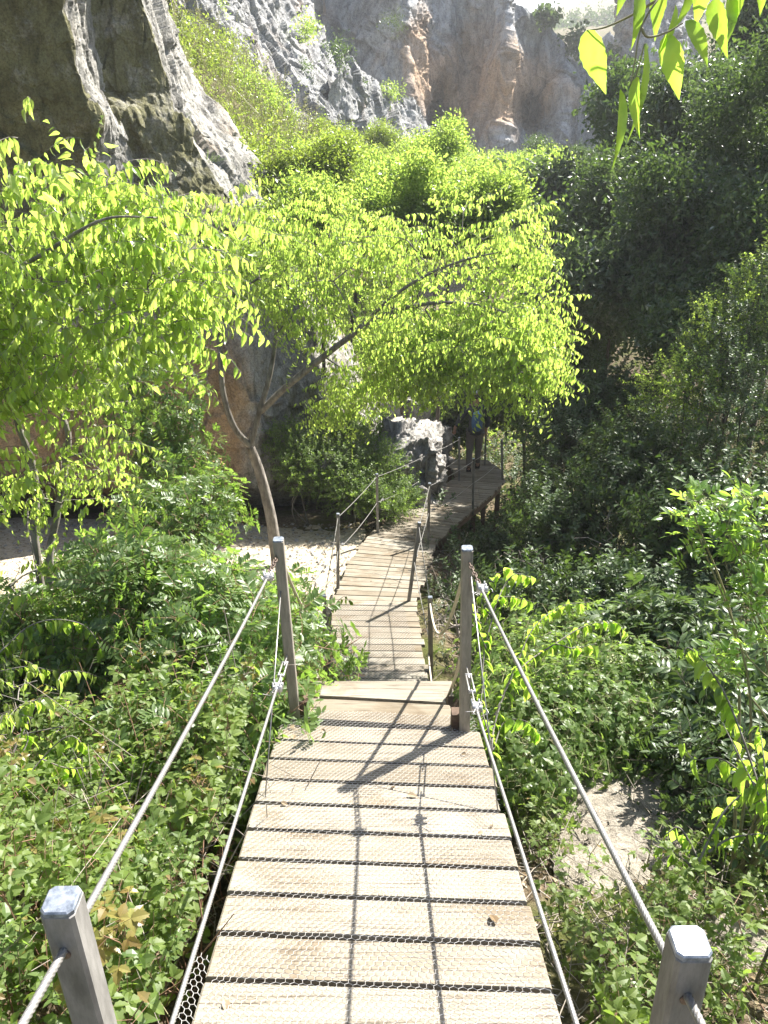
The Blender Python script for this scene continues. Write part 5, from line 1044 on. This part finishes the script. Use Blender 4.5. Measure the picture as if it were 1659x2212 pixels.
# cliff plants
gc = 'small plants rooted in the cliffs'
for px, py, d, r, kind, lf, lb in ((365, 265, 14.0, .22, 'fine', 'small', 'grey tuft on the near cliff face'), (320, 320, 13.8, .3, 'fine', 'small', 'straggly plant in the crack of the near cliff'), (430, 350, 14.2, .25, 'fine', 'small', 'wispy plant at the toe of the near cliff'),
    (730, 110, 33, .7, 'far', 'dark', 'dark shrub on the shoulder of the grey fin'), (665, 60, 33, .5, 'far', 'mid', 'shrub high on the grey fin'), (650, 150, 33, .6, 'far', 'dark', 'shrub in the groove of the grey fin'), (535, 100, 30, .4, 'fine', 'small', 'tuft on the sunlit fin'),
    (1180, 34, 60, .6, 'farx', 'scrub', 'scrub on the rim of the back wall'), (1245, 95, 62, 1.2, 'farx', 'scrub', 'dark scrub in the notch of the rim'), (1318, 128, 63, .9, 'farx', 'scrub', 'scrub atop the last buttress'), (850, 50, 51, .8, 'far', 'scrub', 'ivy patch on the back wall'), (760, 175, 36, .5, 'far', 'dark', 'bush on the grey spur crest'), (850, 200, 39, .5, 'far', 'mid', 'small bush halfway down the grey spur')):
    o = thing('cliff_plant', P(px, py, d), lb, 'plant', gc); p, u = inblobs([B(px, py, d, r, r, r * .8)], 26 if kind != 'fine' else 30, .1); mb = MB(); scatter(mb, kind, p, dirs=u + np.array([0, 0, .5]), scl=(.8, 1.3) if kind != 'farx' else (.6, .9)); part('foliage', mb, [M[lf], M['bark_d']], o, smooth=False)
# leaves hanging close to the viewer at the upper right
def hangleaf(px, py, qx, qy, wpx, d, face):
    a, b_ = P(px, py, d), P(qx, qy, d + random.uniform(-.03, .03)); L_ = np.linalg.norm(b_ - a); W_ = wpx / F * d
    T = leafT(L_, W_, 14, random.uniform(.12, .3), .35, serr=.05, peak=.36, tail=.35); mb = MB(); f = np.array([math.sin(face), -math.cos(face) * .9, .35]); put(mb, T, a, [b_ - a + np.array([0, 0, 0])], [f], 1.); return mb
tw = thing('hanging_twig', P(1480, -120, 1.25), 'twig with large back lit leaves hanging at the upper right', 'twig'); mb = MB()
for c in ([(1520, -300, 1.3), (1480, -80, 1.25), (1420, 0, 1.2), (1385, 60, 1.2), (1372, 130, 1.2), (1362, 185, 1.2)], [(1420, 0, 1.2), (1370, 30, 1.22), (1310, 58, 1.22), (1268, 66, 1.22)], [(1480, -80, 1.25), (1540, -40, 1.25), (1600, -20, 1.25), (1660, 0, 1.25)], [(1385, 60, 1.2), (1400, 80, 1.2), (1440, 70, 1.2), (1475, 50, 1.2)], [(1362, 185, 1.2), (1375, 160, 1.2), (1392, 95, 1.2)]):
    tube(mb, curve([P(*q) for q in c], 6), np.linspace(.0022, .0009, (len(c) - 1) * 6 + 1), 6, cap=False)
part('stem', mb, M['stem'], tw)
for a in ((1268, 64, 1303, 204, 54, 1.22, -.5), (1340, 192, 1353, 358, 34, 1.2, .7), (1392, 92, 1403, 300, 34, 1.2, .9), (1438, 74, 1472, 215, 50, 1.21, -.3), (1480, 45, 1546, 138, 44, 1.22, .3), (1540, 0, 1562, 106, 40, 1.24, -.6), (1376, 165, 1358, 285, 30, 1.19, -1.),
          (1378, -30, 1388, 90, 32, 1.2, .4), (1430, -40, 1412, 70, 36, 1.22, -.4), (1575, -25, 1590, 100, 40, 1.25, .5), (1605, -30, 1572, 62, 38, 1.25, -.9), (1495, -40, 1470, 62, 34, 1.23, .9), (1640, -60, 1652, 32, 36, 1.26, .2), (1520, -60, 1510, 60, 40, 1.22, 0.), (1350, -60, 1345, 22, 30, 1.2, .3), (1460, 10, 1442, 118, 30, 1.21, 1.)):
    part('leaf', hangleaf(*a), M['hackbig'], tw)

# pebbles and litter on the path
n = 2600; x = rng.uniform(-7, -.6, n); y = rng.uniform(7.6, 13, n); z = pathz(x, y); mb = MB(); put(mb, leafT(.05, .028, 3, .3, .3), np.stack([x, y, np.maximum(z, H(x, y)) + .01], -1), rv(n) * np.array([1, 1, .2]), rv(n, .4) + np.array([0, 0, 1.]), rng.uniform(.4, 1.3, n))
o = part('leaf_litter', mb, M['litter'], smooth=False); tag(o, 'dry leaves scattered over the sandy path', 'litter', kind='stuff')
mb = MB(); oc = np.array([[1, 0, 0], [0, 1, 0], [-1, 0, 0], [0, -1, 0], [0, 0, 1], [0, 0, -1.]]); ot = np.array([[0, 1, 4], [1, 2, 4], [2, 3, 4], [3, 0, 4], [1, 0, 5], [2, 1, 5], [3, 2, 5], [0, 3, 5]])
for k in range(1500):
    x, y = rng.uniform(-6, -.5), rng.uniform(7.4, 13); r = rng.uniform(.01, .045); mb.add(oc * r * rng.uniform(.6, 1.2, (6, 3)) * [1, 1, .6] @ np.array([[.8, .6, 0], [-.6, .8, 0], [0, 0, 1]]) + [x, y, max(float(pathz(x, y)), float(H(x, y))) + r * .2], t=ot)
o = part('pebbles', mb, M['boulder'], smooth=False); tag(o, 'loose pale stones on the sandy path and its rim', 'pebbles', kind='stuff')
# dusty bright air in the gorge
def haze(density=.0009):
    m = bpy.data.materials.new('haze_air'); m.use_nodes = True; ns, ls = m.node_tree.nodes, m.node_tree.links; ns.clear(); v = ns.new('ShaderNodeVolumePrincipled'); o_ = ns.new('ShaderNodeOutputMaterial')
    v.inputs['Color'].default_value = (.93, .96, 1, 1); v.inputs['Density'].default_value = density; v.inputs['Anisotropy'].default_value = .35; ls.new(v.outputs[0], o_.inputs['Volume'])
    mb = MB(); box(mb, (-10, 280, 16), np.eye(3), 450, 330, 46); h_ = part('haze', mb, m, smooth=False); tag(h_, 'thin bright haze filling the gorge', 'haze', kind='stuff')
haze()

mb = MB()
for k in range(46):
    if k < 26: f = random.uniform(-1.2, 1); p = Ln + (Lf - Ln) * f; q_ = Rn + (Rf - Rn) * f; c = p + (q_ - p) * random.choice((random.uniform(.02, .2), random.uniform(.8, .98), random.uniform(.05, .95))) + up1 * .012
    else: l, r = at2(random.uniform(.2, cum[-1] - 1)); c = l + (r - l) * random.uniform(.04, .96) + upv * .01
    put(mb, leafT(.045, .022, 4, .4, .4), c, rv(1) * np.array([1, 1, .1]), np.array([[0, 0, 1.]]) + rv(1, .3), random.uniform(.5, 1.1))
o = part('fallen_leaves', mb, M['litter'], smooth=False); tag(o, 'a few dry leaves lying on the walkway planks', 'litter', kind='stuff')
mb = MB()
for k in range(420):
    x = rng.uniform(-4.2, -.7); y = rng.uniform(1.2, 7.2); p = np.array([x, y, float(H(x, y))]); hgt = rng.uniform(.5, 1.25) * (1 if y > 3 else .75); e = p + np.array([rng.normal(0, .35), rng.normal(0, .35), hgt]); m_ = (p + e) / 2 + rv(1, .1)[0]
    tube(mb, curve([p, m_, e], 4), np.linspace(.005, .0018, 9), 4, cap=False)
    for _ in range(3): f = random.uniform(.4, .95); a = p * (1 - f) + e * f; tube(mb, [a, a + rv(1, .09)[0] + [0, 0, .06], a + rv(1, .16)[0] + [0, 0, .14]], [.002, .0015, .001], 3, cap=False)
o = part('bare_twigs', mb, M['deadwood']); tag(o, 'thin grey bare twigs standing among the shrubs on the left', 'twigs', kind='stuff')
